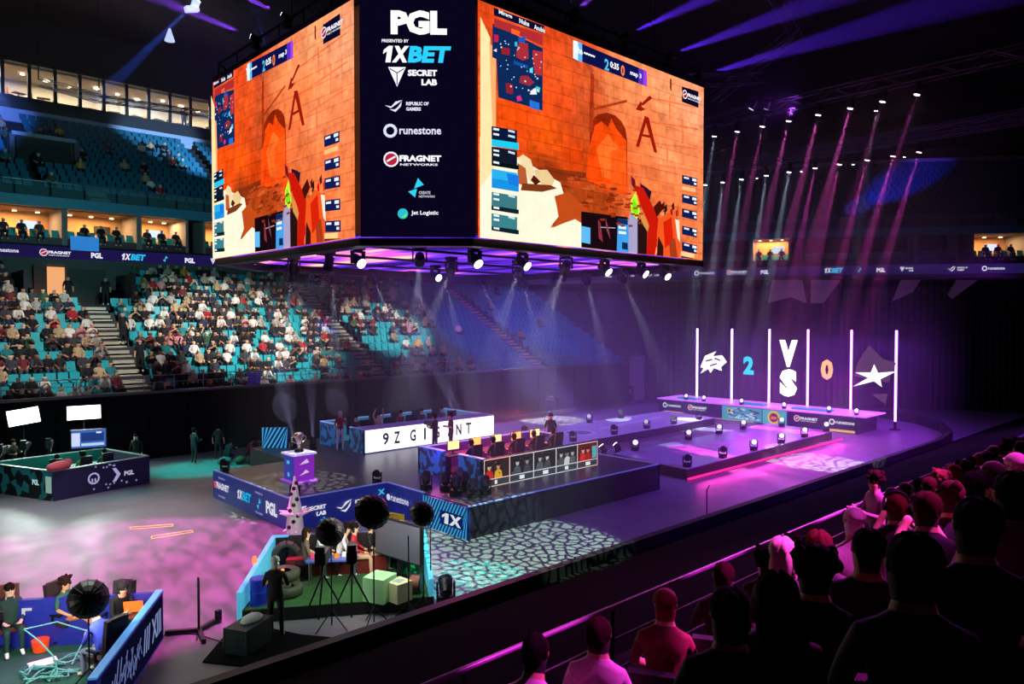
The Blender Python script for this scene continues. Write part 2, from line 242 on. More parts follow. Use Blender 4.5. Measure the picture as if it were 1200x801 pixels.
SCREEN=[('8a3010',[(.211,.352),(.432,.373),(.432,.332),(.281,.306),(.211,.313)]),('b04a28',[(.326,1),(.339,1),(.434,.874),(.423,.853)]),('fff4d8',[(0,.424),(.031,.401),(.031,.347),(.127,.372),(.288,.295),(.301,.246),(.268,.224),(.281,.135),(.262,.104),(.249,.078),(.348,.134),(.418,.095),(.63,0),(.631,0),(0,0)]),('c04a18',[(.265,.227),(.321,.258),(.418,.17),(.341,.133),(.259,.08),(.284,.131)]),('fce4a8',[(.002,.926),(.034,.852),(.047,.296),(.001,.213)]),('ffb070',[(.031,.833),(.053,.806),(.053,.334),(.045,.332)]),('8a2408',[(.417,.553),(.417,.594),(.428,.635),(.453,.668),(.49,.689),(.528,.689),(.559,.669),(.579,.636),(.587,.582),(.588,.296),(.418,.324)]),('f84a0c',[(.428,.556),(.439,.609),(.468,.639),(.498,.619),(.513,.667),(.536,.623),(.567,.589),(.583,.576),(.588,.296),(.4,.333),(.41,.468)]),('ff6c24',[(.446,.498),(.498,.585),(.552,.528),(.552,.354),(.472,.366)]),('ff5a18',[(.506,.494),(.579,.557),(.584,.318),(.514,.324)]),('a83010',[(.42,.86),(.434,.857),(.431,.578),(.413,.572)]),('b03c14',[(.417,.685),(.586,.787),(.586,.774),(.424,.675)]),('f07848',[(.681,.838),(.966,.878),(.966,.869),(.681,.829)]),('f28050',[(.59,.753),(.677,.77),(.677,.761),(.59,.745)]),('f07848',[(.681,.713),(.967,.756),(.967,.746),(.681,.704)]),('f28050',[(.591,.631),(.677,.644),(.677,.635),(.591,.622)]),('f07848',[(.682,.6),(.968,.644),(.968,.634),(.682,.591)]),('f28050',[(.591,.521),(.678,.531),(.678,.522),(.591,.513)]),('f07848',[(.682,.487),(.968,.516),(.969,.506),(.682,.478)]),('f28050',[(.592,.412),(.678,.419),(.678,.41),(.592,.403)]),('f07848',[(.683,.379),(.969,.383),(.97,.374),(.683,.37)]),('f28050',[(.592,.306),(.679,.31),(.679,.301),(.592,.297)]),('f07848',[(.683,.261),(.97,.255),(.971,.245),(.683,.252)]),('f28050',[(.593,.191),(.68,.193),(.68,.183),(.593,.183)]),('f07848',[(.684,.152),(.971,.147),(.971,.137),(.684,.143)]),('f28050',[(.593,.085),(.68,.084),(.68,.075),(.593,.077)]),('f27c4a',[(.799,.881),(.808,.885),(.809,.754),(.8,.751)]),('f27c4a',[(.869,.774),(.879,.777),(.879,.643),(.87,.64)]),('f27c4a',[(.787,.612),(.796,.615),(.797,.484),(.788,.482)]),('f27c4a',[(.89,.516),(.899,.519),(.9,.384),(.891,.382)]),('f27c4a',[(.806,.369),(.816,.371),(.816,.239),(.807,.237)]),('f27c4a',[(.872,.258),(.882,.26),(.883,.125),(.873,.123)]),('981808',[(.689,.842),(.702,.833),(.652,.774),(.647,.786)]),('981808',[(.619,.745),(.643,.798),(.651,.788),(.647,.769),(.668,.762),(.647,.746)]),('981808',[(.62,.556),(.636,.556),(.677,.716),(.664,.725)]),('981808',[(.66,.728),(.685,.723),(.729,.55),(.712,.55)]),('981808',[(.64,.628),(.703,.634),(.703,.62),(.64,.615)]),('7a2410',[(.794,.972),(.803,.971),(.803,.902),(.794,.917)]),('f0d8a8',[(.127,.368),(.147,.389),(.174,.373),(.189,.316),(.174,.266),(.156,.323),(.138,.341)]),('b85a30',[(.127,.346),(.156,.33),(.165,.249),(.127,.256)]),('e8c890',[(.186,.33),(.236,.342),(.265,.302),(.249,.259),(.199,.279)]),('7a3818',[(.144,.26),(.249,.275),(.274,.265),(.217,.237),(.138,.228)]),('501808',[(.186,.307),(.211,.282),(.192,.262),(.174,.281)]),('6a1428',[(.596,.399),(.616,.382),(.625,.322),(.6,.352)]),('2c1028',[(.641,.37),(.679,.351),(.7,.337),(.692,.29),(.65,.282)]),('c81808',[(.616,.355),(.658,.346),(.7,.274),(.745,.18),(.719,0),(.676,0),(.684,.171),(.641,.262)]),('281010',[(.625,.161),(.658,.198),(.68,.143),(.676,0),(.626,0)]),('a8a0c8',[(.593,.209),(.629,.189),(.63,.001),(.53,.003),(.577,.096)]),('c8f030',[(.597,.21),(.596,.272),(.621,.321),(.642,.218),(.625,.179)]),('70e818',[(.601,.219),(.609,.283),(.633,.243),(.629,.202)]),('d89048',[(.633,.261),(.658,.212),(.688,.153),(.68,.12),(.65,.165)]),('f05820',[(.736,.197),(.789,.243),(.835,.213),(.86,.064),(.851,0),(.763,0),(.727,.094)]),('d82008',[(.762,.183),(.807,.218),(.817,.087),(.772,.044)]),('481008',[(.744,.3),(.709,.257),(.727,.205),(.762,.257)]),('381008',[(.736,.105),(.763,.053),(.763,0),(.728,0)]),('f8e8d0',[(.826,.212),(.849,.206),(.855,.087),(.84,.109)]),('a83818',[(.794,.08),(.826,.108),(.841,0),(.8,0)]),('180810',[(.372,.175),(.581,.181),(.582,0),(.373,.002)]),('60b8f0',[(.372,.105),(.411,.102),(.411,.023),(.372,.027)]),('40a0e8',[(.534,.168),(.585,.168),(.586,0),(.53,0)]),('14285c',[(.534,.168),(.581,.167),(.581,.141),(.534,.142)]),('f0f8ff',[(.538,.13),(.573,.131),(.573,.118),(.538,.117)]),('f0f8ff',[(.538,.104),(.573,.105),(.573,.092),(.538,.091)]),('102850',[(.554,.05),(.581,.049),(.582,.013),(.554,.015)]),('883040',[(.444,.149),(.455,.134),(.466,.038),(.447,.057)]),('c0b0b0',[(.455,.113),(.522,.119),(.522,.115),(.455,.109)]),('904050',[(.477,.163),(.492,.106),(.5,.056),(.481,.104)]),('0c2858',[(.04,.915),(.217,.886),(.217,.605),(.059,.609),(.053,.77),(.039,.772)]),('b02c30',[(.045,.94),(.217,.947),(.217,.897),(.127,.905),(.045,.904)]),('ff6020',[(.104,.924),(.135,.924),(.13,.903),(.104,.902)]),('982028',[(.07,.828),(.098,.833),(.098,.804),(.07,.799)]),('a82c38',[(.121,.836),(.132,.878),(.162,.884),(.165,.818),(.144,.801),(.121,.806)]),('b83038',[(.18,.862),(.214,.869),(.214,.761),(.189,.759),(.18,.816)]),('982c38',[(.135,.73),(.162,.741),(.186,.72),(.168,.698),(.132,.699)]),('902028',[(.084,.681),(.109,.683),(.109,.639),(.086,.638)]),('d01850',[(.045,.871),(.059,.874),(.059,.845),(.045,.839)]),('1858b8',[(.127,.894),(.156,.911),(.15,.879),(.127,.876)]),('1050a0',[(.112,.788),(.162,.786),(.162,.771),(.112,.773)]),('2870d0',[(.168,.637),(.204,.635),(.205,.6),(.168,.603)]),('40b8d0',[(.115,.87),(.124,.874),(.124,.852),(.115,.852)]),('40c8c0',[(.192,.707),(.208,.705),(.204,.681),(.189,.683)]),('60e0f0',[(.168,.774),(.18,.786),(.18,.759),(.168,.758)]),('f0f0ff',[(.042,.802),(.053,.814),(.053,.799)]),('f0f0ff',[(.171,.676),(.189,.698),(.195,.67),(.171,.661)]),('e03080',[(.121,.635),(.135,.644),(.141,.624),(.124,.614)]),('d8e8ff',[(.091,.851),(.095,.853),(.095,.848),(.091,.846)]),('d8e8ff',[(.079,.859),(.083,.861),(.083,.856),(.079,.854)]),('d8e8ff',[(.195,.695),(.2,.697),(.2,.69),(.195,.688)]),('d8e8ff',[(.089,.762),(.093,.763),(.093,.759),(.089,.757)]),('d8e8ff',[(.082,.851),(.085,.852),(.085,.848),(.082,.846)]),('d8e8ff',[(.196,.689),(.202,.691),(.202,.684),(.196,.682)]),('d8e8ff',[(.177,.826),(.181,.827),(.181,.822),(.177,.821)]),('d8e8ff',[(.149,.715),(.154,.717),(.155,.71),(.149,.708)]),('d8e8ff',[(.189,.848),(.194,.85),(.194,.844),(.189,.842)]),('d8e8ff',[(.157,.761),(.16,.762),(.161,.758),(.157,.757)]),('d8e8ff',[(.126,.852),(.131,.854),(.131,.847),(.126,.845)]),('d8e8ff',[(.187,.749),(.191,.751),(.191,.746),(.187,.744)]),('d8e8ff',[(.193,.744),(.199,.746),(.199,.739),(.193,.737)]),('d8e8ff',[(.184,.758),(.188,.76),(.188,.754),(.184,.753)]),('d8e8ff',[(.146,.778),(.149,.779),(.149,.775),(.146,.774)]),('d8e8ff',[(.102,.703),(.105,.704),(.105,.701),(.102,.699)]),('d8e8ff',[(.064,.746),(.067,.748),(.067,.743),(.064,.742)]),('d8e8ff',[(.136,.771),(.14,.772),(.14,.767),(.136,.766)]),('d8e8ff',[(.208,.823),(.212,.825),(.212,.819),(.208,.817)]),('d8e8ff',[(.086,.742),(.09,.744),(.09,.739),(.086,.738)]),('d8e8ff',[(.109,.716),(.113,.718),(.113,.713),(.109,.711)]),('d8e8ff',[(.14,.679),(.143,.68),(.143,.676),(.14,.675)]),('d8e8ff',[(.065,.827),(.07,.83),(.07,.823),(.065,.821)]),('d8e8ff',[(.148,.819),(.152,.82),(.152,.815),(.148,.814)]),('d8e8ff',[(.083,.778),(.086,.779),(.086,.776),(.083,.774)]),('d8e8ff',[(.16,.679),(.166,.681),(.166,.674),(.16,.672)]),('d8e8ff',[(.167,.664),(.17,.665),(.17,.661),(.167,.66)]),('d8e8ff',[(.098,.673),(.103,.675),(.103,.668),(.098,.666)]),('d8e8ff',[(.117,.675),(.121,.676),(.121,.671),(.117,.669)]),('d8e8ff',[(.18,.804),(.183,.805),(.183,.801),(.18,.799)]),('d8e8ff',[(.122,.842),(.126,.843),(.126,.838),(.122,.837)]),('d8e8ff',[(.203,.794),(.206,.795),(.206,.791),(.203,.79)]),('d8e8ff',[(.063,.84),(.067,.842),(.067,.836),(.063,.834)]),('d8e8ff',[(.11,.81),(.113,.812),(.113,.808),(.11,.806)]),('0a0c30',[(.042,.981),(.22,.987),(.22,.952),(.042,.949)]),('0a1048',[(.333,.973),(.667,.959),(.668,.879),(.333,.889)]),('e8f4ff',[(.333,.973),(.353,.974),(.353,.885),(.333,.889)]),('6ab8f0',[(.353,.974),(.37,.973),(.371,.884),(.353,.885)]),('5830c0',[(.626,.96),(.667,.959),(.668,.879),(.626,.881)]),('a040e0',[(.651,.957),(.667,.959),(.668,.879),(.651,.881)]),('0c0828',[(.854,.949),(.95,.956),(.951,.864),(.854,.864)]),('0a1838',[(.034,.478),(.121,.486),(.121,.4),(.034,.394)]),('20c8e8',[(.034,.423),(.127,.432),(.127,.402),(.034,.394)]),('101828',[(.034,.391),(.121,.397),(.121,.314),(.034,.311)]),('081018',[(.034,.329),(.127,.334),(.127,.316),(.034,.311)]),('28b0e8',[(.034,.297),(.121,.299),(.121,.217),(.034,.217)]),('1890e0',[(.034,.257),(.127,.259),(.127,.218),(.034,.217)]),('3a7880',[(.034,.199),(.121,.198),(.121,.119),(.033,.122)]),('102028',[(.033,.141),(.127,.139),(.127,.12),(.033,.122)]),('3a8088',[(.033,.108),(.121,.104),(.121,.029),(.033,.035)]),('102028',[(.033,.053),(.127,.049),(.127,.03),(.033,.035)]),('1878e0',[(.084,.29),(.127,.289),(.127,.241),(.092,.244)]),('101c50',[(.857,.461),(.944,.461),(.944,.413),(.857,.413)]),('101c50',[(.858,.356),(.945,.354),(.945,.305),(.858,.308)]),('101c50',[(.858,.275),(.945,.271),(.946,.222),(.858,.227)]),('101c50',[(.859,.179),(.946,.173),(.946,.124),(.859,.131)]),('101c50',[(.859,.088),(.947,.079),(.947,.03),(.86,.04)]),('f0c080',[(.857,.399),(.934,.401),(.935,.381),(.857,.38)]),('ffd090',[(.855,.035),(.932,.029),(.932,.004),(.855,.011)]),('5a2810',[(.855,.011),(.952,.001),(.952,0),(.855,0)]),('e8f4ff',[(.039,.472),(.058,.474),(.058,.465),(.039,.463)]),('c8e0f0',[(.089,.48),(.112,.48),(.112,.471),(.089,.471)]),('e8f4ff',[(.039,.45),(.058,.452),(.058,.443),(.039,.442)]),('c8e0f0',[(.089,.458),(.112,.458),(.112,.448),(.089,.449)]),('e8f4ff',[(.039,.381),(.058,.382),(.058,.374),(.039,.373)]),('c8e0f0',[(.089,.388),(.112,.387),(.112,.377),(.089,.379)]),('e8f4ff',[(.039,.363),(.058,.364),(.058,.355),(.039,.355)]),('e8f4ff',[(.039,.331),(.058,.331),(.058,.322),(.039,.322)]),('e8f4ff',[(.039,.196),(.058,.196),(.058,.187),(.039,.187)]),('c8e0f0',[(.089,.199),(.112,.196),(.112,.187),(.089,.19)]),('e8f4ff',[(.039,.174),(.058,.174),(.058,.165),(.039,.166)]),('e8f4ff',[(.039,.138),(.058,.137),(.058,.128),(.039,.129)]),('e8f4ff',[(.039,.105),(.058,.104),(.058,.095),(.039,.096)]),('c8e0f0',[(.089,.106),(.112,.103),(.112,.093),(.089,.097)]),('e8f4ff',[(.039,.087),(.058,.086),(.058,.077),(.039,.078)]),('e8f4ff',[(.039,.05),(.058,.049),(.058,.04),(.039,.042)]),('e8f0ff',[(.866,.453),(.895,.454),(.895,.444),(.866,.444)]),('e8f0ff',[(.914,.455),(.939,.455),(.939,.441),(.915,.44)]),('e8f0ff',[(.924,.433),(.939,.432),(.939,.421),(.925,.421)]),('e8f0ff',[(.867,.348),(.896,.348),(.896,.338),(.867,.338)]),('e8f0ff',[(.915,.348),(.94,.348),(.94,.333),(.915,.333)]),('e8f0ff',[(.925,.326),(.94,.325),(.94,.314),(.925,.314)]),('e8f0ff',[(.868,.267),(.896,.266),(.896,.256),(.868,.257)]),('e8f0ff',[(.916,.266),(.94,.265),(.941,.25),(.916,.251)]),('e8f0ff',[(.926,.243),(.941,.242),(.941,.231),(.926,.232)]),('e8f0ff',[(.868,.171),(.897,.169),(.897,.159),(.868,.161)]),('e8f0ff',[(.917,.168),(.941,.167),(.941,.152),(.917,.154)]),('e8f0ff',[(.926,.145),(.941,.144),(.941,.133),(.927,.134)]),('e8f0ff',[(.869,.08),(.898,.077),(.898,.067),(.869,.07)]),('e8f0ff',[(.917,.076),(.942,.074),(.942,.059),(.917,.061)]),('e8f0ff',[(.927,.053),(.942,.051),(.942,.039),(.927,.041)])]
CTRL=[(0.029,0.939,'e04818'),(0.127,0.980,'f86830'),(0.248,0.961,'e84a1c'),(0.313,0.801,'f05a20'),(0.127,0.540,'ee4c0c'),(0.248,0.502,'fa5a10'),(0.056,0.335,'f05010'),(0.417,0.759,'d05428'),(0.410,0.633,'b84820'),(0.527,0.843,'f88850'),(0.626,0.881,'ff9860'),(0.776,0.892,'ffa470'),(0.941,0.855,'ffa478'),(0.628,0.571,'f87840'),(0.778,0.568,'ff9460'),(0.707,0.685,'f88048'),(0.708,0.412,'f07840'),(0.919,0.509,'ff8e58'),(0.347,0.430,'d84008'),(0.249,0.326,'8a3010'),(0.314,0.221,'a84418'),(0.454,0.227,'a03c10'),(0.529,0.414,'f04808'),(0.650,0.309,'e87038'),(0.825,0.273,'f07840'),(0.921,0.218,'f88048'),(0.693,-0.001,'c04820'),(0.186,0.674,'f04c14'),(0.381,0.950,'d84e20'),(0.297,0.675,'e04a18')]
# ================================================================ SETTING
# floor: sealed concrete
M_floor = mat('polished arena floor', '75737c', .42, noise=.22, nscale=.5); nt = M_floor.node_tree; b = nt.nodes['Principled BSDF']
tc = nt.nodes.new('ShaderNodeTexCoord'); n2 = nt.nodes.new('ShaderNodeTexNoise'); n2.inputs['Scale'].default_value = 1.4; n2.inputs['Detail'].default_value = 8
mr = nt.nodes.new('ShaderNodeMapRange'); mr.inputs[3].default_value = .34; mr.inputs[4].default_value = .62
nt.links.new(tc.outputs['Object'], n2.inputs['Vector']); nt.links.new(n2.outputs['Fac'], mr.inputs[0]); nt.links.new(mr.outputs[0], b.inputs['Roughness'])
FL = [(-12, 2), (-12, 41), (56, 41), (60, 30), (66, 20), (66, 2)]
struct('floor', MB().prism(FL, -.2, 0), M_floor)
# far dasher wall, black drape
M_drape = mat('black drape', '0e0c13', .9, noise=.35, nscale=2.5, bump=.3, spec=.15)
struct('wall_far', MB().mm((-12, 39.6, 0), (53.6, 39.9, 3.3)), M_drape)
mb = MB()
for i in range(33): mb.mm((-12+i*2, 39.55, .1), (-12+i*2+.06, 39.6, 3.25))
mb.build('seam', M_matte, bpy.data.objects['wall_far'])
struct('trim_1', MB().mm((-12, 39.52, 3.3), (53.6, 39.95, 3.42)), mat('ledge grey', '4a4856', .5))
# end drape below the ribbon board
EP = [(53.6, 40.2), (57.2, 31.5), (61.8, 22.6), (66.5, 15.2), (72, 8), (78, 0)]
mb = MB()
for (a, b2) in zip(EP, EP[1:]):
    d = V((b2[0]-a[0], b2[1]-a[1])); n = int(d.length/.45)
    for i in range(n):
        p, q = V(a)+d*i/n, V(a)+d*(i+1)/n; m_ = (p+q)/2+V((d.y, -d.x)).normalized()*.12
        mb.add([(p.x, p.y, 0), (m_.x, m_.y, 0), (q.x, q.y, 0), (p.x, p.y, 10.2), (m_.x, m_.y, 10.2), (q.x, q.y, 10.2)], [(0, 1, 4, 3), (1, 2, 5, 4)])
struct('wall_end', mb, mat('purple black drape', '17121f', .9, spec=.1))
# near dasher and draped retracted seating
mb = MB(); NP = [(-6, 13.35), (44, 13.35), (48, 13.9), (51.5, 15.4), (54, 17.6), (55.5, 20.5)]
for a, b2 in zip(NP, NP[1:]):
    dx, dy = b2[0]-a[0], b2[1]-a[1]; L = math.hypot(dx, dy); nx, ny = dy/L*.25, -dx/L*.25
    mb.prism([a, b2, (b2[0]+nx, b2[1]+ny), (a[0]+nx, a[1]+ny)], 0, .55)
struct('wall_near', mb, M_black)
mb = MB()
for i in range(14):
    y1 = 13.1-i*.58; mb.prism([(-6, y1-.58), (64, y1-.58), (64, y1), (-6, y1)], 0, .25+i*.19)
struct('covered_terrace', mb, M_matte)
# near stand terraces
mb = MB(); ROWS = []
for i in range(8):
    y1 = 5.0-i*.85; z = 2.9+i*.47; ROWS.append((y1, z)); mb.prism([(-6, y1-.85), (60, y1-.85), (60, y1), (-6, y1)], 0, z)
struct('near_terrace', mb, mat('near terrace', '15131a', .8, noise=.3, nscale=3))
# rail along the near stand
M_rail = mat('painted guard rail', '8a6a90', .35, .3)
rl = thing('guard_rail', 'long pink-lit tubular guard rail running along the front of the near stand', 'railing', (0, 4.85, 2.9))
mb = MB().cyl((-4, 0, 1.1), (44, 0, 1.1), .028, n=8); mb.build('top_rail', M_rail, rl)
for z in (.75, .42): MB().cyl((-4, 0, z), (44, 0, z), .014, n=6).build('lower_rail', M_dark, rl)
pm = MB().cyl((0, 0, 0), (0, 0, 1.1), .025, n=6).mesh('post', M_dark)
for i in range(24): link('post', pm, rl, (-4+2*i, 0, 0))
# ---- bowl profile helpers. A path of stations on the far side (parallel to X) and the end (oblique)
FAR = [(-14, 54), (51, 54)]; END = [(51, 54), (54, 46), (57.6, 38.5), (62.4, 28.8), (67.6, 20.8), (73, 14), (80, 6)]
PATH = FAR+END[1:]
def norm_at(i):
    def nn(a, b): d = V((b[0]-a[0], b[1]-a[1])).normalized(); return V((-d.y, d.x)) if False else V((d.y, -d.x))*-1
    if i == 0: return nn(PATH[0], PATH[1])
    if i == len(PATH)-1: return nn(PATH[-2], PATH[-1])
    a, b = nn(PATH[i-1], PATH[i]), nn(PATH[i], PATH[i+1]); s = (a+b).normalized(); return s/max(.6, s.dot(a))
NRM = [norm_at(i) for i in range(len(PATH))]
def off(i, d): p = V(PATH[i])+NRM[i]*d; return (p.x, p.y)
def band(d0, d1, z0, z1, m=0, mb=None, i0=0, i1=None):
    mb = mb or MB()
    for i in range(i0, (i1 or len(PATH)-1)):
        a, b_, c, d = off(i, d0), off(i+1, d0), off(i+1, d1), off(i, d1); mb.prism([a, b_, c, d], z0, z1, m)
    return mb
struct('trim_2', band(-.05, .4, 10.55, 10.8), mat('ribbon ledge', '8a8088', .5))
struct('trim_3', band(-.05, .35, 14.1, 14.75), mat('teal grey fascia', '2f7f90', .5))
struct('suite_floor', band(.3, 5, 11.6, 11.8), M_dk_conc)
struct('suite_ceiling', band(.36, 5, 14.2, 14.5), mat('suite ceiling', '94765a', .8))
# upper deck terrace
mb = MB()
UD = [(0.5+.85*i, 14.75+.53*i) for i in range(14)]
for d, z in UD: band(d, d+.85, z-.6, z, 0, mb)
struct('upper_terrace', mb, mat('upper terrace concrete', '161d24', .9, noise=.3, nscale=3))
struct('trim_4', band(12.4, 12.9, 21.9, 22.9), mat('grey fascia band', 'a8b2c0', .5))
struct('wall_upper', band(12.5, 13.1, 22.9, 23.9), M_black)
# lower bowl terrace
LD = [(40.4+.9*i, 2.45+.5*i) for i in range(15)]
mb = MB()
for i_, (y, z) in enumerate(LD):
    if i_ < 11: mb.mm((-14, y, z-.7), (60, y+.9, z))
    else: mb.mm((-14, y, z-.7), (8.9, y+.9, z)).mm((14.5, y, z-.7), (60, y+.9, z))
struct('lower_terrace', mb, mat('terrace concrete', '3a4046', .9, noise=.3, nscale=3))
struct('wall_behind_seats', MB().mm((-14, 53.9, 9), (53, 54.2, 10.9)), mat('concourse wall', '585650', .8, noise=.2))
# stairs of the lower bowl, each step a piece
AISLES = [-3.2, 12.3, 27.3, 42.3]
M_step = mat('step nosing', 'b9b4a2', .7, noise=.2)
for k, x in enumerate(AISLES):
    t = thing('aisle_stairs', ['pale concrete aisle stairs at the far left edge of the lower stand', 'pale concrete aisle stairs climbing the stand right of the doorway', 'pale concrete aisle stairs near the right end of the lit crowd', 'dim purple aisle stairs in the empty right part of the stand'][k], 'stairs', (x, 40.4, 2.45), 0, 'aisle stairs of the lower stand')
    sm = MB().mm((-.55, 0, 0), (.55, .44, .17)).mesh('step', M_step)
    for i in range(11 if k == 1 else 15):
        for j in (0, 1): link('step', sm, t, (0, .9*i+.45*j, .5*i+.25*j-.1+.02))
# doorway (vomitory) in the lower stand
dt = MB(); dt.mm((8.9, 50.3, 7.6), (14.5, 53.9, 7.95)).mm((8.7, 50.3, 7.95), (8.9, 53.9, 9.9)).mm((14.5, 50.3, 7.95), (14.7, 53.9, 9.9)); struct('doorway_floor', dt, M_dk_conc)
d1 = thing('door_1', None, None, (11.2, 53.7, 7.95)); d1['kind'] = 'structure'
MB().mm((-.7, 0, 0), (.3, .1, 2.4)).build('lit_opening', glow('doorway light', 'ffb478', .9), d1)
MB().mm((-1.4, -.15, 0), (-.7, .05, 2.5)).build('door_frame', mat('rust door', '6a2c18', .6), d1)
MB().mm((.5, -.2, 0), (2.6, 0, 2.3)).build('door_leaf', mat('grey door', '38342c', .6), d1)
# front rail of the lower bowl
fr = thing('stand_rail', 'thin grey rail along the front edge of the far lower stand', 'railing', (0, 40.1, 3.42))
MB().cyl((-12, 0, .75), (53, 0, .75), .03, n=6).build('top_rail', M_steel, fr); MB().cyl((-12, 0, .4), (53, 0, .4), .02, n=6).build('lower_rail', M_steel, fr)
pm = MB().cyl((0, 0, 0), (0, 0, .75), .022, n=6).mesh('post', M_steel)
for i in range(44): link('post', pm, fr, (-12+1.5*i, 0, 0))
# ---------------------------------------------------------------- seats
def seat_mesh(name, m):
    b = MB(); b.box((0, .12, .42), (.44, .40, .07)); b.box((0, .34, .66), (.46, .07, .50), rx=-.16); b.box((0, .30, .2), (.06, .12, .4)); b.box((-.25, .18, .55), (.04, .3, .05)); b.box((.25, .18, .55), (.04, .3, .05))
    return b.mesh(name, m)
SEAT = seat_mesh('seat', M_teal)
ORD = 'front second third fourth fifth sixth seventh eighth ninth tenth eleventh twelfth thirteenth fourteenth fifteenth'.split()
NUM = ['first', 'second', 'third', 'fourth', 'fifth', 'sixth', 'seventh', 'eighth', 'ninth', 'tenth', 'eleventh', 'twelfth', 'thirteenth', 'fourteenth', 'fifteenth', 'sixteenth', 'seventeenth', 'eighteenth', 'nineteenth', 'twentieth', 'twenty-first', 'twenty-second', 'twenty-third', 'twenty-fourth', 'twenty-fifth', 'twenty-sixth', 'twenty-seventh', 'twenty-eighth', 'twenty-ninth', 'thirtieth', 'thirty-first']
SECT = [(-2.4, 11.5, 'left of doorway stairs'), (13.1, 26.5, 'right of doorway stairs'), (28.1, 41.5, 'right of bright stairs'), (43.1, 53, 'in the dark section')]
SPOTS = []   # (x, y, z, row, section, index)
for r, (y, z) in enumerate(LD):
    for s, (x0, x1, nm) in enumerate(SECT):
        n = int((x1-x0)/.53)
        for i in range(n):
            x = x0+.27+i*.53
            if r >= 11 and 8.4 < x < 15: continue
            if x < 3.6+.12*r: continue
            SPOTS.append((x, y+.05, z, r, s, i))
rest = MB(); nseat = 0
seatv = [(v.co.copy()) for v in SEAT.vertices]; seatf = [tuple(p.vertices) for p in SEAT.polygons]
OCC = {}
def dens(x, y, r):
    if x < 12: return .62 if r < 8 else .72
    if x < 27: return .66 if r > 1 else .5
    if x < 33: return .55 if r > 5 else .25
    if x < 36: return .3 if r > 6 else .12
    return .012
for q in SPOTS: OCC[q] = R.random() < dens(q[0], q[1], q[3])
cand = [q for q in SPOTS if not OCC[q] and q[4] in (0, 1, 2) and q[0] < 40]
cand.sort(key=lambda q: q[0]**2+q[1]**2); near = set(cand[:300])
for q in SPOTS:
    if q in near:
        o = link('stadium_chair', SEAT, None, (q[0], q[1]+.2, q[2])); tag(o, f'empty teal chair, {ORD[q[3]]} row up, {NUM[q[5]]} from the left {SECT[q[4]][2]}', 'chair', 'teal chairs of the far lower stand')
    else: rest.add([v+V((q[0], q[1]+.2, q[2])) for v in seatv], seatf)
tag(rest.build('stand_seats', M_teal), 'remaining teal and purple-lit seats filling the far lower stand', 'seat', None, 'stuff')
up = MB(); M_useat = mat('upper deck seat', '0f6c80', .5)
def path_points(d, step):
    out = []
    for i in range(len(PATH)-1):
        a, b_ = V(off(i, d)), V(off(i+1, d)); L = (b_-a).length; n = max(1, int(L/step)); ang = math.atan2((b_-a).y, (b_-a).x)
        for j in range(n): p = a+(b_-a)*(j+.5)/n; out.append((p.x, p.y, ang))
    return out
for d, z in UD[1:]:
    for x, y, a in path_points(d, .56):
        if x < 4 or y < 10 or (int((x+2)/1.0) % 13 == 12 and y > 50): continue
        if y > 50 and 9.6 < x < 13.5 and 4 < d < 8: continue
        M = Matrix.Translation((x, y, z)) @ Matrix.Rotation(a, 4, 'Z')
        bb = [(-.23, .1, .4), (.23, .1, .4), (.23, .34, .42), (-.23, .34, .42), (.23, .42, .85), (-.23, .42, .85), (-.23, .1, .3), (.23, .1, .3)]
        up.add([M @ V(p) for p in bb], [(0, 1, 2, 3), (3, 2, 4, 5), (6, 7, 1, 0)])
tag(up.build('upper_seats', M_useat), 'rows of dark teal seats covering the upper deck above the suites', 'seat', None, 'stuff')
# upper deck stairs with pale walls, portal
for x in (13.9, 27, 40):
    t = thing('upper_stairs', {13.9: 'grey stairs rising beside the portal in the left upper deck', 27: 'grey upper deck stairs hidden partly behind the hanging screens', 40: 'dim upper deck stairs above the right suites'}[x], 'stairs', (x, 54.5, 14.75), 0, 'upper deck stairs')
    sm = MB().mm((-.6, 0, 0), (.6, .42, .18)).mesh('step', mat('upper step', '6c7680', .8))
    for i in range(28): link('step', sm, t, (0+ .0*i, .425*i, .265*i-.1))
t = thing('deck_portal', 'dark exit portal with pale lintel set into the left upper deck', 'portal', (11.6, 59.3, 17.4))
MB().mm((-1.6, 0, 0), (1.6, .3, 2.0)).build('opening', M_black, t); MB().mm((-1.9, -.3, 2.0), (1.9, .6, 2.25)).build('lintel', mat('pale lintel', '8c9aa6', .6), t)
for s in (-1, 1): MB().mm((s*1.9-.15, -.4, 0), (s*1.9+.15, .6, 2.0)).build('side_wall', mat('pale cheek', '465058', .6), t)
# glass balustrade above the teal fascia
gr = thing('glass_balustrade', 'thin steel and glass balustrade above the teal fascia band', 'railing', (0, 0, 0))
mb = MB()
for i in range(len(PATH)-1): a, b_ = off(i, .1), off(i+1, .1); mb.cyl((*a, 15.7), (*b_, 15.7), .03, n=6)
mb.build('top_rail', M_steel, gr)
pg = MB().mm((-.9, -.01, 0), (.9, .01, .9)).mesh('pane', mat('teal glass', '7ab8b8', .1, alpha=.12))
for x, y, a in path_points(.1, 1.9):
    if x > 2 and y > 13: link('pane', pg, gr, (x, y, 14.77), (0, 0, a))
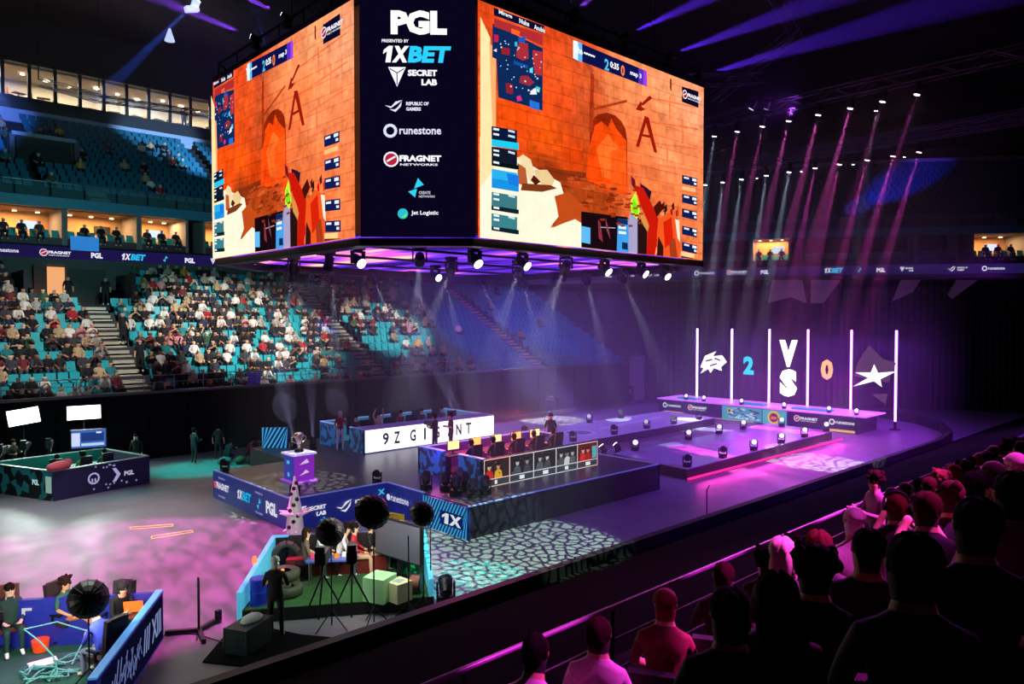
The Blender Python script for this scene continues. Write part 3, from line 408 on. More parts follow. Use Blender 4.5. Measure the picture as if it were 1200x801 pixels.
# ---------------------------------------------------------------- suites
M_div = mat('suite divider', '8c7f74', .7); M_room = mat('suite room wall', 'c08a58', .8, emit='e0a060', es=.0)
def along(sdist):   # point at distance along path from x=0 on far side
    i = 0; s = sdist
    if s < 51: return (s, 54, 0, V((0, 1)))
    s -= 51; i = 1
    while i < len(PATH)-2:
        L = (V(PATH[i+1])-V(PATH[i])).length
        if s < L: break
        s -= L; i += 1
    a, b_ = V(PATH[i]), V(PATH[i+1]); d = (b_-a).normalized(); p = a+d*s; return (p.x, p.y, math.atan2(d.y, d.x), V((-d.y, d.x)))
SU = []
s = 3.0; k = 0
DIM = {0: 1.1, 1: 1.3, 2: 1.3, 3: 1.0, 4: .4}
while s < 104:
    wd = 4.3 if k % 3 else 3.1
    x, y, a, nr = along(s+wd/2); lit = (s < 26) or (70 < s < 76) or (s > 89)
    t = thing('suite', f'{"warm-lit" if lit else "unlit"} hospitality suite, {NUM[min(k,30)]} along the tier from the left', 'room', (x, y, 11.8), a, 'hospitality suites above the ribbon board')
    dp = 4.0 if s < 40 or s > 90 else 2.2; MB().mm((-wd/2, dp, 0), (wd/2, dp+.1, 2.4)).build('back_wall', M_room if lit else M_dark, t)
    for q in (-1, 1): MB().mm((q*wd/2-.09, .3, 0), (q*wd/2+.09, dp, 2.4)).build('divider', M_div, t)
    MB().mm((-wd/2, .35, 0), (wd/2, .45, .45)).build('parapet', mat('suite parapet', '5a3c34', .6) if lit else M_dk_conc, t)
    MB().box((0, dp-.3, .55), (wd*.6, .5, 1.1)).build('counter', M_wood, t)
    MB().box((wd*.2, dp-.07, 1.5), (1.0, .08, .6)).build('television', glow('suite tv', 'd8e4ff', 1.2) if lit and k % 2 else M_black, t)
    for j in range(3): MB().box((-wd*.3+j*wd*.3, dp-.8, 2.3), (.22, .22, .05)).build('ceiling_lamp', glow('suite lamp', 'ffd9a0', 5) if lit else M_dark, t)
    for j in range(int(wd/.6)): link('seat', SEAT, t, (-wd/2+.45+j*.6, .9, .1), (0, 0, 0))
    if lit:
        l = bpy.data.lights.new('suite_light', 'AREA'); l.energy = 330 if s < 60 else 240; l.color = (1, .62, .3); l.size = 2.5; l.size_y = 1.5; l.shape = 'RECTANGLE'; o = bpy.data.objects.new('suite_light', l); COL.objects.link(o); o.parent = t; o.location = (0, dp*.6, 2.25)
        SU.append((s+wd/2, k))
    s += wd+ (1.2 if k % 3 == 0 else .15)+(1.6 if 40 < s < 56 else 0); k += 1
# ---------------------------------------------------------------- window row at the top left
wr = MB(); wr.mm((5, 71.8, 23.9), (52, 72, 26.6)); wr.mm((5, 67.6, 26.45), (52, 72, 26.7)); struct('lounge_wall', wr, mat('lounge wall', 'b8ac96', .8))
struct('lounge_floor', MB().mm((5, 66.6, 23.7), (52, 72, 23.9)), M_dk_conc)
struct('wall_top', MB().mm((-14, 66.9, 26.55), (56, 67.3, 30)), M_black)
fm = MB().mm((-.12, -.1, 0), (.12, .1, 2.65)).mesh('window_frame', M_black); gm = MB().mm((-.74, -.01, .1), (.74, .01, 2.55)).mesh('pane', mat('window glass', 'd8e0e0', .05, alpha=.08))
rr = random.Random(3)
for i in range(27):
    x = 6.2+i*1.72; wn = thing(f'window_{i+1}', None, None, (x, 67.1, 23.9)); wn['kind'] = 'structure'
    link('window_frame', fm, wn, (-.86, 0, 0)); link('pane', gm, wn)
for i in range(14):
    x = 6.5+i*1.75
    t = thing('lounge_table', f'small lounge table with chairs behind the {NUM[i]} top-left window', 'table', (x, 69+rr.uniform(-.5, .8), 23.9), rr.uniform(-.5, .5), 'lounge tables behind the top windows')
    MB().box((0, 0, .72), (.9, .6, .05)).build('tabletop', M_wood, t); MB().cyl((0, 0, 0), (0, 0, .7), .05).build('leg', M_dark, t)
    for q in (-1, 1): MB().box((q*.7, 0, .45), (.4, .4, .06)).box((q*.9, 0, .7), (.05, .4, .5)).build('chair', mat('orange chair', 'c8722a', .5) if i in (2, 3, 8) else M_dark, t)
    o = MB().cyl((0, 0, 0), (0, 0, .04), .16 if i % 2 else .24, n=12).build('ceiling_lamp', glow('lounge lamp', 'fff0d0', 7), None, (x+.4, 69.2+.6*(i % 3), 26.3)); tag(o, f'round ceiling lamp inside the lounge above the {NUM[i]} table', 'lamp', 'lounge ceiling lamps')
for x in (9, 15, 21, 27): 
    l = bpy.data.lights.new('lounge_light', 'AREA'); l.energy = 620; l.color = (1, .9, .72); l.size = 5; l.size_y = 2; l.shape = 'RECTANGLE'; o = bpy.data.objects.new('lounge_light', l); COL.objects.link(o); o.location = (x, 69.5, 26.3)
# ---------------------------------------------------------------- roof
struct('ceiling', MB().mm((-14, -8, 30), (90, 80, 30.3)), M_black)
struct('wall_left', MB().mm((-14.3, -8, 0), (-14, 80, 30)), M_black)
struct('wall_back', MB().mm((-14, -8.3, 0), (90, -8, 30)), M_black)
mb = MB(); mb.mm((90, -8, 0), (90.3, 80, 30)); struct('wall_right', mb, M_black)
mb = MB(); mb.mm((-14, 80, 0), (90, 80.3, 30)); struct('wall_front', mb, M_black)
def truss(name, label, p0, p1, w=.5, m=None, group='roof trusses', seg=1.0):
    p0, p1 = V(p0), V(p1); t = thing(name, label, 'truss', p0, 0, group); d = p1-p0; L = d.length; q = d.to_track_quat('X', 'Z').to_matrix().to_4x4(); m = m or mat('truss metal', '56525e', .4, .8)
    ch = MB(); C4 = [(y, z) for y in (-w/2, w/2) for z in (-w/2, w/2)]
    for y, z in C4: ch.cyl(q @ V((0, y, z)), q @ V((L, y, z)), .035, n=5)
    ch.build('chord', m, t); br = MB(); n = max(1, int(L/seg))
    for i in range(n):
        a, c = L*i/n, L*(i+1)/n
        for (y0, z0), (y1, z1) in (((-w/2, -w/2), (-w/2, w/2)), ((w/2, -w/2), (w/2, w/2)), ((-w/2, -w/2), (w/2, -w/2)), ((-w/2, w/2), (w/2, w/2))):
            s0, s1 = ((y0, z0), (y1, z1)) if i % 2 else ((y1, z1), (y0, z0)); br.cyl(q @ V((a, *s0)), q @ V((c, *s1)), .02, n=4, cap=False)
    tag(br.build('brace', m, t), kind='stuff'); return t
truss('roof_truss', 'long straight truss carrying the first row of pink spotlights', (32, 4, 16.7), (32, 27, 16.7))
truss('roof_truss', 'long straight truss carrying the second row of white and pink spotlights', (42, 4, 16.6), (42, 31, 16.6))
truss('roof_truss', 'faint truss farthest right above the blue-lit upper deck', (48, 6, 18.2), (48, 32, 18.2))
truss('roof_truss', 'dim truss crossing above the right hanging screen', (24, 14, 21), (34, 16.5, 20.6))
truss('roof_truss', 'dim truss dropping toward the two purple moving heads', (34, 16.5, 20.6), (35, 21.5, 18.8))
truss('roof_truss', 'blue-lit truss between the right screen and the moving heads', (27, 23, 18.2), (35, 18.9, 19.2))
truss('roof_truss', 'short silver truss in front of the top-left windows', (11.0, 57.5, 22.8), (14.6, 57.5, 22.4), .5, M_steel)
truss('roof_truss', 'dark truss running right from the silver truss', (14.6, 57.5, 22.4), (26, 57.5, 22.9), .4)
truss('roof_truss', 'upper left roof truss behind the left beams', (12, 36, 26), (24, 50, 26))
truss('roof_truss', 'high truss above the hanging screens near the top edge', (10, 24, 21.5), (22, 12, 21.5))
for i, (x, y) in enumerate([(11.0, 57.5), (14.6, 57.5)]):
    o = MB().cyl((0, 0, 0), (0, 0, 7), .04, n=5).build('suspension_cable', M_dark, None, (x, y, 22.9)); tag(o, ['left', 'right'][i]+' cable holding the short silver truss', 'cable')

# pale walls of the end concourse openings, just under the ribbon board
for i, (P4, c) in enumerate([([(57.95, 30.06, 10.33), (59.01, 28.0, 10.29), (59.17, 27.69, 8.4), (58.6, 28.8, 8.9), (57.8, 30.34, 8.42)], 'left'), ([(59.3, 27.4, 10.29), (60.34, 25.43, 10.24), (59.76, 26.55, 8.39), (59.3, 27.4, 8.4)], 'second'), ([(62.42, 21.63, 10.17), (63.17, 20.44, 10.15), (62.9, 20.9, 9.2), (62.1, 22.13, 8.49)], 'third'), ([(64.52, 18.32, 10.11), (65.31, 17.07, 10.09), (64.37, 18.55, 8.66), (64.2, 18.8, 9.0)], 'right')]):
    n = len(P4); vs = [(x-.35*.9, y-.35*.45, z) for x, y, z in P4]+[(x+.1, y+.05, z) for x, y, z in P4]
    o = MB().add(vs, [tuple(range(n)), tuple(range(n, 2*n))[::-1]]+[(k_, (k_+1) % n, n+(k_+1) % n, n+k_) for k_ in range(n)]).build('concourse_wall', mat('pale concourse wall', 'b89aa8', .7, noise=.2)); tag(o, c+' pale angular concourse wall beneath the right ribbon board', 'wall', 'pale concourse walls')
# ================================================================ HANGING SCREENS (cube with cut corners)
jb = thing('scoreboard_cube', 'huge black hanging screen cube with orange game picture and sponsor corner panel', 'screen', (20, 24, 9.38))
def jb_build(mb, n, m): 
    o = mb.build(n, m); o.location = (-20, -24, -9.38); o.parent = jb; return o
OCT = [(11.6, 18.75), (14.05, 16.6), (26.05, 16.6), (28.4, 18.8), (28.4, 29.3), (26.0, 31.6), (14.0, 31.6), (11.6, 29.3)]
def inset(P, k): c = V((20, 24)); return [tuple(c+(V(p)-c)*k) for p in P]
jb_build(MB().prism(inset(OCT, .99), 9.55, 16.2), 'body', M_black)
for z0, z1 in ((9.16, 9.38), (16.28, 16.5)):
    mb = MB()
    for i in range(8): a, b_ = OCT[i], OCT[(i+1) % 8]; ai, bi = inset([a, b_], 1.012); aj, bj = inset([a, b_], .95); mb.prism([ai, bi, bj, aj], z0, z1)
    jb_build(mb, 'rim_frame', M_black)
# upper grid frame
mb = MB()
for i in range(8):
    a, b_ = OCT[i], OCT[(i+1) % 8]
    for z, k in ((16.6, .99), (17.05, .99), (16.6, .9), (17.05, .9)):
        p, q = inset([a, b_], k); mb.cyl((*p, z), (*q, z), .05, n=5)
    for j in range(7):
        p, q = inset([a, b_], .99); x = V(p)+(V(q)-V(p))*j/6; mb.cyl((x.x, x.y, 16.5), (x.x, x.y, 17.05), .03, n=4)
jb_build(mb, 'grid_frame', M_dark)
for i in (0, 2, 4, 6): p = inset([OCT[i]], .8)[0]; jb_build(MB().cyl((*p, 17), (*p, 30), .03, n=5), 'hoist_chain', M_dark)
# underside: emissive panel with purple and pink noise bands
um = bpy.data.materials.new('underside bands'); um.use_nodes = True; nt = um.node_tree; nt.nodes.clear(); oo = nt.nodes.new('ShaderNodeOutputMaterial'); em = nt.nodes.new('ShaderNodeEmission'); em.inputs[1].default_value = 1.5
tc = nt.nodes.new('ShaderNodeTexCoord'); mp = nt.nodes.new('ShaderNodeMapping'); mp.inputs['Rotation'].default_value = (0, 0, .75); mp.inputs['Scale'].default_value = (.35, .07, 1); ns = nt.nodes.new('ShaderNodeTexNoise'); ns.inputs['Scale'].default_value = 1.6; ns.inputs['Detail'].default_value = 4; cr = nt.nodes.new('ShaderNodeValToRGB')
cr.color_ramp.elements[0].position = .36; cr.color_ramp.elements[0].color = (*lin('2a1068'), 1); cr.color_ramp.elements[1].position = .68; cr.color_ramp.elements[1].color = (*lin('f0c8b0'), 1)
for p, c in ((.44, '4a20b8'), (.52, '7a3ae0'), (.56, 'b050e0'), (.60, 'f060c0')): e = cr.color_ramp.elements.new(p); e.color = (*lin(c), 1)
nt.links.new(tc.outputs['Object'], mp.inputs[0]); nt.links.new(mp.outputs[0], ns.inputs['Vector']); nt.links.new(ns.outputs['Fac'], cr.inputs[0]); nt.links.new(cr.outputs[0], em.inputs[0]); nt.links.new(em.outputs[0], oo.inputs[0]); um.cycles.emission_sampling = 'NONE'
jb_build(MB().prism(inset(OCT, .945), 9.47, 9.55), 'underside_panel', um)
mb = MB()
for i in range(8): a, b_ = inset([OCT[i], OCT[(i+1) % 8]], .93); mb.cyl((*a, 9.42), (*b_, 9.42), .06, n=5)
for t_ in (-1, 0, 1): mb.cyl((13+0, 24+t_*3.6, 9.36), (27.2, 24+t_*3.6, 9.36), .05, n=5)
jb_build(mb, 'underside_pipe', M_black)
M_led = display('led picture', 1.08, .06, 2.2); M_hud = display('led sponsor picture', 1.15)
def screen(name, o, ux, W, H):
    cv = Canvas(o, ux, (0, 0, 1)); mb2 = Canvas(o, ux, (0, 0, 1))
    cp = [(u, v, lin(c)) for u, v, c in CTRL]; gx, gy = 64, 36
    for i in range(gx):
        for j in range(gy):
            u, v = (i+.5)/gx, (j+.5)/gy; ws = 0; c = [0, 0, 0]
            for a, b_, q in cp:
                w_ = 1/((u-a)**2+((v-b_)*.6)**2+.0004)**1.5; ws += w_
                for k in range(3): c[k] += q[k]*w_
            f = R.uniform(.9, 1.1)
            cv.mb.add([cv.P(i*W/gx, j*H/gy), cv.P((i+1)*W/gx, j*H/gy), cv.P((i+1)*W/gx, (j+1)*H/gy), cv.P(i*W/gx, (j+1)*H/gy)], [(0, 1, 2, 3)], 0, tuple(k/ws*f for k in c))
    cv.k += 1; ns_ = [q[0] for q in SCREEN].index('fff4d8')
    arch = [q for q in SCREEN[ns_:] if q[0] in ('8a2408', 'f84a0c', 'ff6c24', 'ff5a18', 'a83010', 'b03c14', 'f07848', 'f28050', 'f27c4a')]
    for c, pts in SCREEN[:ns_]+arch: cv.poly(c, [(a*W, b_*H) for a, b_ in pts])
    rs = random.Random(5)   # rough edges and grit in the pictured floor and glove
    for _ in range(70): x, y = rs.uniform(.27, .64), rs.uniform(.02, .34); cv.poly(rs.choice(['7a2c10', 'b04820', '982c08', 'c85a28']), [(x*W, y*H), ((x+.03)*W, (y+.004)*H), ((x+.025)*W, (y+.016)*H), ((x-.005)*W, (y+.01)*H)]) if x > .36 or y > .2 else None
    for _ in range(46): x, y = rs.uniform(.70, .86), rs.uniform(.0, .26); cv.poly(rs.choice(['e03010', '501008', 'f07030', 'c01808', 'f8a070', '2c0c0c']), [(x*W, y*H), ((x+.012)*W, (y+.01)*H), ((x+.01)*W, (y+.05)*H), ((x-.004)*W, (y+.03)*H)])
    ob = cv.mb.build(name, display_wall('pictured wall', 1.12)); ob.location = (-20, -24, -9.38); ob.parent = jb; cv.mb = MB()
    for c, pts in [q for q in SCREEN[ns_:] if q not in arch]: cv.poly(c, [(a*W, b_*H) for a, b_ in pts])
    for _ in range(60): x, y = rs.uniform(.27, .64), rs.uniform(.05, .33); (cv.poly(rs.choice(['8a3410', 'a84420', '982c08']), [(x*W, y*H), ((x+.02)*W, (y+.004)*H), ((x+.017)*W, (y+.014)*H), ((x-.004)*W, (y+.01)*H)]) if x > .42 and y > .12 else None)
    q = lambda u, v: (u*W, v*H)
    cv.text('f4f8ff', 'The Scribes'[:3]+' ~~~~', .335*W, .915*H, .035*H, .085*W, bold=.04); cv.text('50c0f0', '2', .462*W, .885*H, .055*H, .02*W, bold=.03); cv.text('f4f4ff', '0:35', .487*W, .905*H, .032*H, .04*W, bold=.04); cv.text('ff8040', '0', .536*W, .885*H, .055*H, .018*W, bold=.03)
    cv.text('e8e8ff', 'map 3', .58*W, .90*H, .03*H, .055*W, bold=.04); cv.text('f0f4ff', 'Mirage', .055*W, .955*H, .022*H, .045*W, bold=.03); cv.text('f0f4ff', 'Nuke', .125*W, .953*H, .022*H, .035*W, bold=.03); cv.text('f0f4ff', 'Anubis', .178*W, .951*H, .022*H, .04*W, bold=.03)
    logo(cv, 'fragnet', .852*W, .885*H, .045*H)
    ob = cv.mb.build('screen_overlay', M_led); ob.location = (-20, -24, -9.38); ob.parent = jb; return ob
screen('game_screen', (14.1, 16.45, 9.4), (1, 0, 0), 11.85, 6.86)
screen('game_screen', (11.45, 29.25, 9.4), (0, -1, 0), 10.4, 6.86)
# corner sponsor panel
a, b_ = V((11.5, 18.62, 9.4)), V((13.98, 16.42, 9.4)); ux = (b_-a).normalized(); W = (b_-a).length; cv = Canvas(a-V((ux.y, -ux.x, 0))*-.04, ux, (0, 0, 1), .001)
cv.rect('07041a', 0, 0, W, 6.9)
S = W/130.; Y = lambda py: (279-py)*.0247
cv.text('ffffff', 'PGL', 35*S, Y(45), Y(17)-Y(45), 63*S, bold=.06); cv.text('ffffff', 'PRESENTED BY', 25*S, Y(54), .09, 30*S); cv.one_x('ffffff', 25*S, Y(77), Y(58)-Y(77), 28*S, .15); cv.text('28c8f8', 'BET', 54*S, Y(77), Y(58)-Y(77), 46*S, bold=.05, shear=.15)
logo(cv, 'shield', 32*S, Y(105), .56); logo(cv, 'rog', 28*S, Y(134), .34, c='e0e0f4'); logo(cv, 'runestone', 27*S, Y(164), .40, '07041a', 'd8d8f0'); logo(cv, 'fragnet', 27*S, Y(197), .40)
logo(cv, 'spark', 54*S, Y(233), .56); cv.text('c8c8e0', 'CREATE', 66*S, Y(229), .08, 13*S); cv.text('c8c8e0', 'NETWORKS', 66*S, Y(233), .06, 18*S); logo(cv, 'jet', 42*S, Y(258), .30)
ob = cv.mb.build('sponsor_panel', M_hud); ob.location = (-20, -24, -9.38); ob.parent = jb
# ================================================================ moving head lights
M_lens = {}
def lensmat(c, s):
    k = (tuple(round(x, 2) for x in c), s)
    if k not in M_lens: M_lens[k] = glow('lens %d' % len(M_lens), tuple(.5+.5*x for x in c), s)
    return M_lens[k]
base_me = MB().box((0, 0, .06), (.34, .26, .12)).box((0, 0, .14), (.2, .2, .05)).mesh('base', M_black)
yoke_me = MB().box((-.19, 0, .33), (.04, .14, .36)).box((.19, 0, .33), (.04, .14, .36)).box((0, 0, .17), (.42, .16, .05)).mesh('yoke', M_black)
head_b = MB().cyl((0, 0, -.22), (0, 0, .12), .13, .16, 12).cyl((0, 0, .12), (0, 0, .2), .165, .165, 12).cyl((0, 0, -.26), (0, 0, -.22), .08, .13, 12); head_me = head_b.mesh('head', M_dark)
MHL = []
def moving_head(label, loc, aim, col, watts, ang, hang=False, group=None, ls=25, scale=1, lens=True, gobo=None):
    t = thing('moving_head', label, 'stage light', loc, 0, group); t.scale = (scale,)*3
    sg = -1 if hang else 1; d = V(aim)-V(loc); yaw = math.atan2(d.y, d.x)-PI/2
    br = (PI, 0, 0) if hang else (0, 0, 0)
    link('base', base_me, t, None, br); link('yoke', yoke_me, t, None, (br[0], 0, yaw if not hang else yaw))
    hl = V((0, 0, .42*sg)); h = link('head', head_me, t, hl, V(d).to_track_quat('Z', 'Y').to_euler())
    if lens: link('lens', lens_me(col, ls), h, (0, 0, 0))
    if watts: spot(V(loc)+hl*scale+d.normalized()*.24*scale, aim, col, watts, ang, .25, .05, gobo)
    return t
LM = {}
def lens_me(c, s):
    m = lensmat(c, s)
    if m.name not in LM: LM[m.name] = MB().cyl((0, 0, .19), (0, 0, .215), .14, .14, 14).mesh('lens', m)
    return LM[m.name]
ctr = lambda i: NUM[i]
# two truss rows above the stage
row1 = [19.65, 18.41, 17.13, 15.86, 14.51, 13.14, 11.83, 10.53]
for i, y in enumerate(row1):
    col = WHITE if i == 0 else (1, .12, .6)
    moving_head(f'spotlight hanging on the upper truss row, {ctr(i)} from the left, shining {"white" if i==0 else "pink"}', (32, y, 16.43), (32.5-(.3*i), y+3.0+i*.2, 0), col if i else COOL, [12000, 20000, 20000, 30000, 36000, 40000, 9000, 9000][i], 6, True, 'spotlights on the upper truss row', 8, .8)
row2 = [26.56, 25.3, 23.98, 22.31, 20.87, 19.3, 17.9, 16.38, 15.04, 13.75]
for i, y in enumerate(row2):
    wt = i < 5; moving_head(f'spotlight hanging on the lower truss row, {ctr(i)} from the left, shining {"white" if wt else "pink"}', (42.2, y, 16.33), (41.6, y+1.2+i*.35, 0), COOL if wt else (1, .08, .62), 42000 if wt else 46000, 6, True, 'spotlights on the lower truss row', 8, .9)
for i, (x, y) in enumerate([(36.7, 13.9), (48, 26.1), (48, 22.9), (48.2, 19.6), (48.3, 16.6)]):
    moving_head(f'small faint white spotlight between the truss rows, {ctr(i)} from the left', (x, y, 17.2), (x-.5, y+2, 0), COOL, 9000, 4, True, 'small white spotlights near the truss rows', 14, .5)
for i, (x, y, z, ax, ay, az) in enumerate([(31.6, 17.4, 17.25, 30, 22, 10), (32.2, 17.0, 17.3, 33, 20, 11)]):
    moving_head(['left', 'right'][i]+' purple lit moving head under the truss right of the screens', (x, y, z), (ax, ay, az), PUR, 0, 8, True, None, 1.5, .9)
area((31.9, 15.6, 16.4), (31.9, 17.2, 17.2), PUR, 60, .4, .4)
# heads on the top grid of the cube, beams thrown up and outward
for i, (x, y, z, ax, ay, az, c) in enumerate([(11.56, 25.58, 17.0, 8.0, 29.0, 19.0, PUR), (11.5, 23.1, 17.0, 9.6, 25.0, 18.3, PUR), (18.15, 16.4, 17.0, 20.0, 15.8, 18.7, PUR), (20.9, 16.5, 17.0, 26.5, 14.2, 20.2, BLU), (23.65, 16.55, 17.0, 31, 14.6, 20.4, BLU), (26.3, 17.0, 16.9, 34, 13.9, 19.9, BLU)]):
    moving_head('beam light on the rim above the hanging screens, '+['leftmost', 'second from the left', 'above the score bar', 'above the red A', 'third from the right corner', 'nearest the right corner'][i], (x, y, z-.35), (ax, ay, az), (.30, .06, 1) if c is PUR else (.14, .03, 1), 200000, 6.5, False, 'beam lights on the rim of the hanging cube', 22, .8)
spot((51, 26, 17.0), (72, 25.8, 19.5), (.16, .05, 1), 26000, 13, .7, .1); spot((51, 27, 16.6), (70, 27, 17.4), (.7, .1, 1), 9000, 9, .7, .1)
# left roof lights
for i, (p, a_) in enumerate([((13.4, 35.5, 22.6), (9.9, 38.8, 17.5)), ((12.9, 29.0, 20.9), (16.6, 34.0, 16.5))]):
    moving_head(['bright white-shelled moving head with blue beam over the left stand', 'moving head at the top edge with a narrow blue beam'][i], p, a_, (.06, .16, 1), 90000 if i == 0 else 50000, 6 if i == 0 else 3, True, None, 10, 1.1)
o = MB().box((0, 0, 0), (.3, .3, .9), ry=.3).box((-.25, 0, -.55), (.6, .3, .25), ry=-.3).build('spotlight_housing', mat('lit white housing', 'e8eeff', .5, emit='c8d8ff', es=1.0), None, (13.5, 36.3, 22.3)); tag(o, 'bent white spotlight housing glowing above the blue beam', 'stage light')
o = MB().cyl((0, 0, .3), (0, 0, -.3), .05, .25, 8).build('pendant_speaker', mat('lit white housing', 'e8eeff', .5), None, (12.8, 38.0, 20.9)); tag(o, 'small white cone hanging below the bent white housing', 'stage light')
# heads hanging beneath the cube
HG = [(13.4, 26.5), (13.2, 23.5), (13.1, 21.4), (14.3, 19.6), (15.8, 18.6), (17.8, 18.4), (20.0, 18.4), (22.2, 18.4), (24.4, 18.3), (26.4, 18.6),
      (15.2, 30.4), (17.4, 30.6), (19.6, 30.6), (21.8, 30.6), (24.0, 30.6), (26.2, 30.3), (27.5, 28.4), (27.6, 26.2), (27.6, 24.0), (27.6, 21.8), (21, 22), (18.0, 22.6), (24.2, 22.4), (20.2, 26.5)]
TG = {10: (20, 41, 1), 11: (23.5, 41, 1), 12: (30, 39.5, 0), 13: (34, 39.5, 1), 14: (33, 38.5, 0), 15: (40, 39.5, 1), 16: (42, 39.5, 0), 17: (37.5, 36, 0), 18: (39, 31, 0), 19: (41, 27, 0), 3: (28, 39.5, 1), 6: (37, 39.5, 1), 20: (34, 39.5, 2), 21: (27, 39.5, 2)}
for i, (x, y) in enumerate(HG):
    on = i in TG or i in (2, 4, 5, 7, 8, 9, 23)
    if i in (2, 4, 5, 7, 8, 9, 23): TG[i] = (x+R.uniform(-1, 3), 5+R.uniform(0, 3), 1)
    tg = TG.get(i, (x+R.uniform(-3, 3), y+R.uniform(1, 5), 0))
    side = 'near edge' if i < 10 else ('far edge' if i < 20 else 'middle')
    idx = i if i < 10 else (i-10 if i < 20 else i-20)
    moving_head(f'moving head under the {side} of the hanging cube, {NUM[idx]} from the left, {"lit" if on else "dark"}', (x, y, 9.46), tg, (.75, .75, 1), (26000 if tg[1] > 20 else 500) if on else 0, 7, True, 'moving heads beneath the hanging cube', 8, 1.15, on)
area((20, 27, 5.5), (20, 24, 9.5), (.5, .15, 1), 120, 4, 4)
# ================================================================ LED posts and symbols at the far end
M_frost = display('stage symbol', 2.0)
def led_tube(c): m = glow('led tube %s' % c, c, 8); m.cycles.emission_sampling = 'AUTO'; return m
for i, (y, z0, c) in enumerate([(32.1, 1.0, 'c8a0ff'), (29.1, 1.0, 'c8a0ff'), (26.1, 1.0, 'c890ff'), (23.25, 1.0, 'd880ff'), (20.3, .95, 'd070ff'), (17.5, .55, 'c070ff')]):
    t = thing('led_post', f'tall thin glowing purple light post, {NUM[i]} from the left behind the far stage desk', 'light post', (50, y, 0), 0, 'glowing light posts')
    MB().cyl((0, 0, z0), (0, 0, 6.35), .075, n=8).build('tube', led_tube(c), t); MB().cyl((0, 0, 0), (0, 0, z0), .09, n=8).box((0, 0, .03), (.5, .5, .06)).build('stand', M_black, t)
def symbol(name, label, y, draw, w=2.6):
    cv = Canvas((49.9, y, 0), (0, -1, 0), (0, 0, 1), .002); draw(cv); t = cv.mb.build(name, M_frost); t.location = (0, 0, 0)
    tag(t, label, 'symbol'); return t
def gauze(y0, y1, i):
    o = MB().mm((49.903, y0, .9), (49.92, y1, 6.3)).build('gauze_panel', mat('gauze', '201838', .5, alpha=.12)); tag(o, f'see-through dark gauze panel between light posts, {NUM[i]} from the left', 'screen', 'gauze panels')
ys = [32.1, 29.1, 26.1, 23.25, 20.3, 17.5]
for i in range(5): gauze(ys[i]-.1, ys[i+1]+.1, i)
def beast(cv):
    for p in [[(0, .6), (.4, 1.5), (1.4, 1.9), (1.1, 1.5), (1.9, 1.6), (2.3, 1.1), (1.8, .7), (1.9, .4), (1.2, .6), (.9, .2), (.7, .5), (0, .1), (.3, .55)]]: cv.poly('f0ecff', [(a+.05, b_+2.75) for a, b_ in p])
    for a, b_, c, d in ((.5, 1.1, 1.1, 1.25), (.9, .75, 1.5, .95), (1.3, 1.35, 1.8, 1.2)): cv.line('2a1860', (a, b_+2.75), (c, d+2.75), .12)
symbol('team_symbol', 'white angular beast logo glowing between the two leftmost light posts', 31.8, beast)
symbol('score_digit', 'cyan glowing number 2 left of the VS', 28.1, lambda cv: cv.text('20b0d8', '2', 0, 3.0, 1.35, .85, bold=.05))
symbol('versus_sign', 'large white glowing letters V above S', 25.3, lambda cv: (cv.text('ffffff', 'V', 0, 3.7, 1.9, 1.35, bold=.08), cv.text('ffffff', 'S', .05, 1.6, 1.95, 1.3, bold=.08)))
symbol('score_digit', 'orange glowing number 0 right of the VS', 22.3, lambda cv: cv.text('ff9868', '0', 0, 2.95, 1.4, .85, bold=.05))
def star(cv):
    cv.poly('3c2838', [(.1, 3.3), (.3, 4.2), (1.0, 5.4), (1.9, 4.5), (2.7, 4.3), (2.4, 3.6), (2.3, 3.0)]); cv.poly('3c2838', [(1.2, 2.2), (2.2, 2.3), (2.1, 1.6)])
    cv.poly('e8e0ff', [(0, 2.6), (1.0, 3.25), (.15, 3.55), (1.15, 3.6), (1.35, 4.15), (1.6, 3.6), (2.7, 3.75), (1.75, 3.2), (1.85, 2.7), (1.35, 3.05)])
symbol('team_symbol', 'white star logo over a brown shape right of the digit 0', 20.15, star)
# ================================================================ printed panels helper
M_print = printed('vinyl print', .4)
M_printlit = display('lit board', .75)  # prints on plain boards, brightened by emission
def wallseg(t, name, a, b_, z0, z1, th, m, capm=None, z1b=None):
    """upright board from a to b, thickness th to the left of the direction"""
    a, b_ = V(a), V(b_); d = (b_-a).normalized(); n = V((-d.y, d.x))*th; z1b = z1 if z1b is None else z1b
    M = t.matrix_basis.inverted(); off_ = t.location
    pts = [tuple(p-V(off_[:2])) for p in (a, b_, b_+n, a+n)]
    zz = [z1-off_.z, z1b-off_.z, z1b-off_.z, z1-off_.z]
    o = MB().prism(pts, z0-off_.z, zz).build(name, m, t)
    if capm:
        MB().prism([tuple(V(p)) for p in pts], [z+.003 for z in zz], [z+.04 for z in zz]).build('cap', capm, t)
    return o
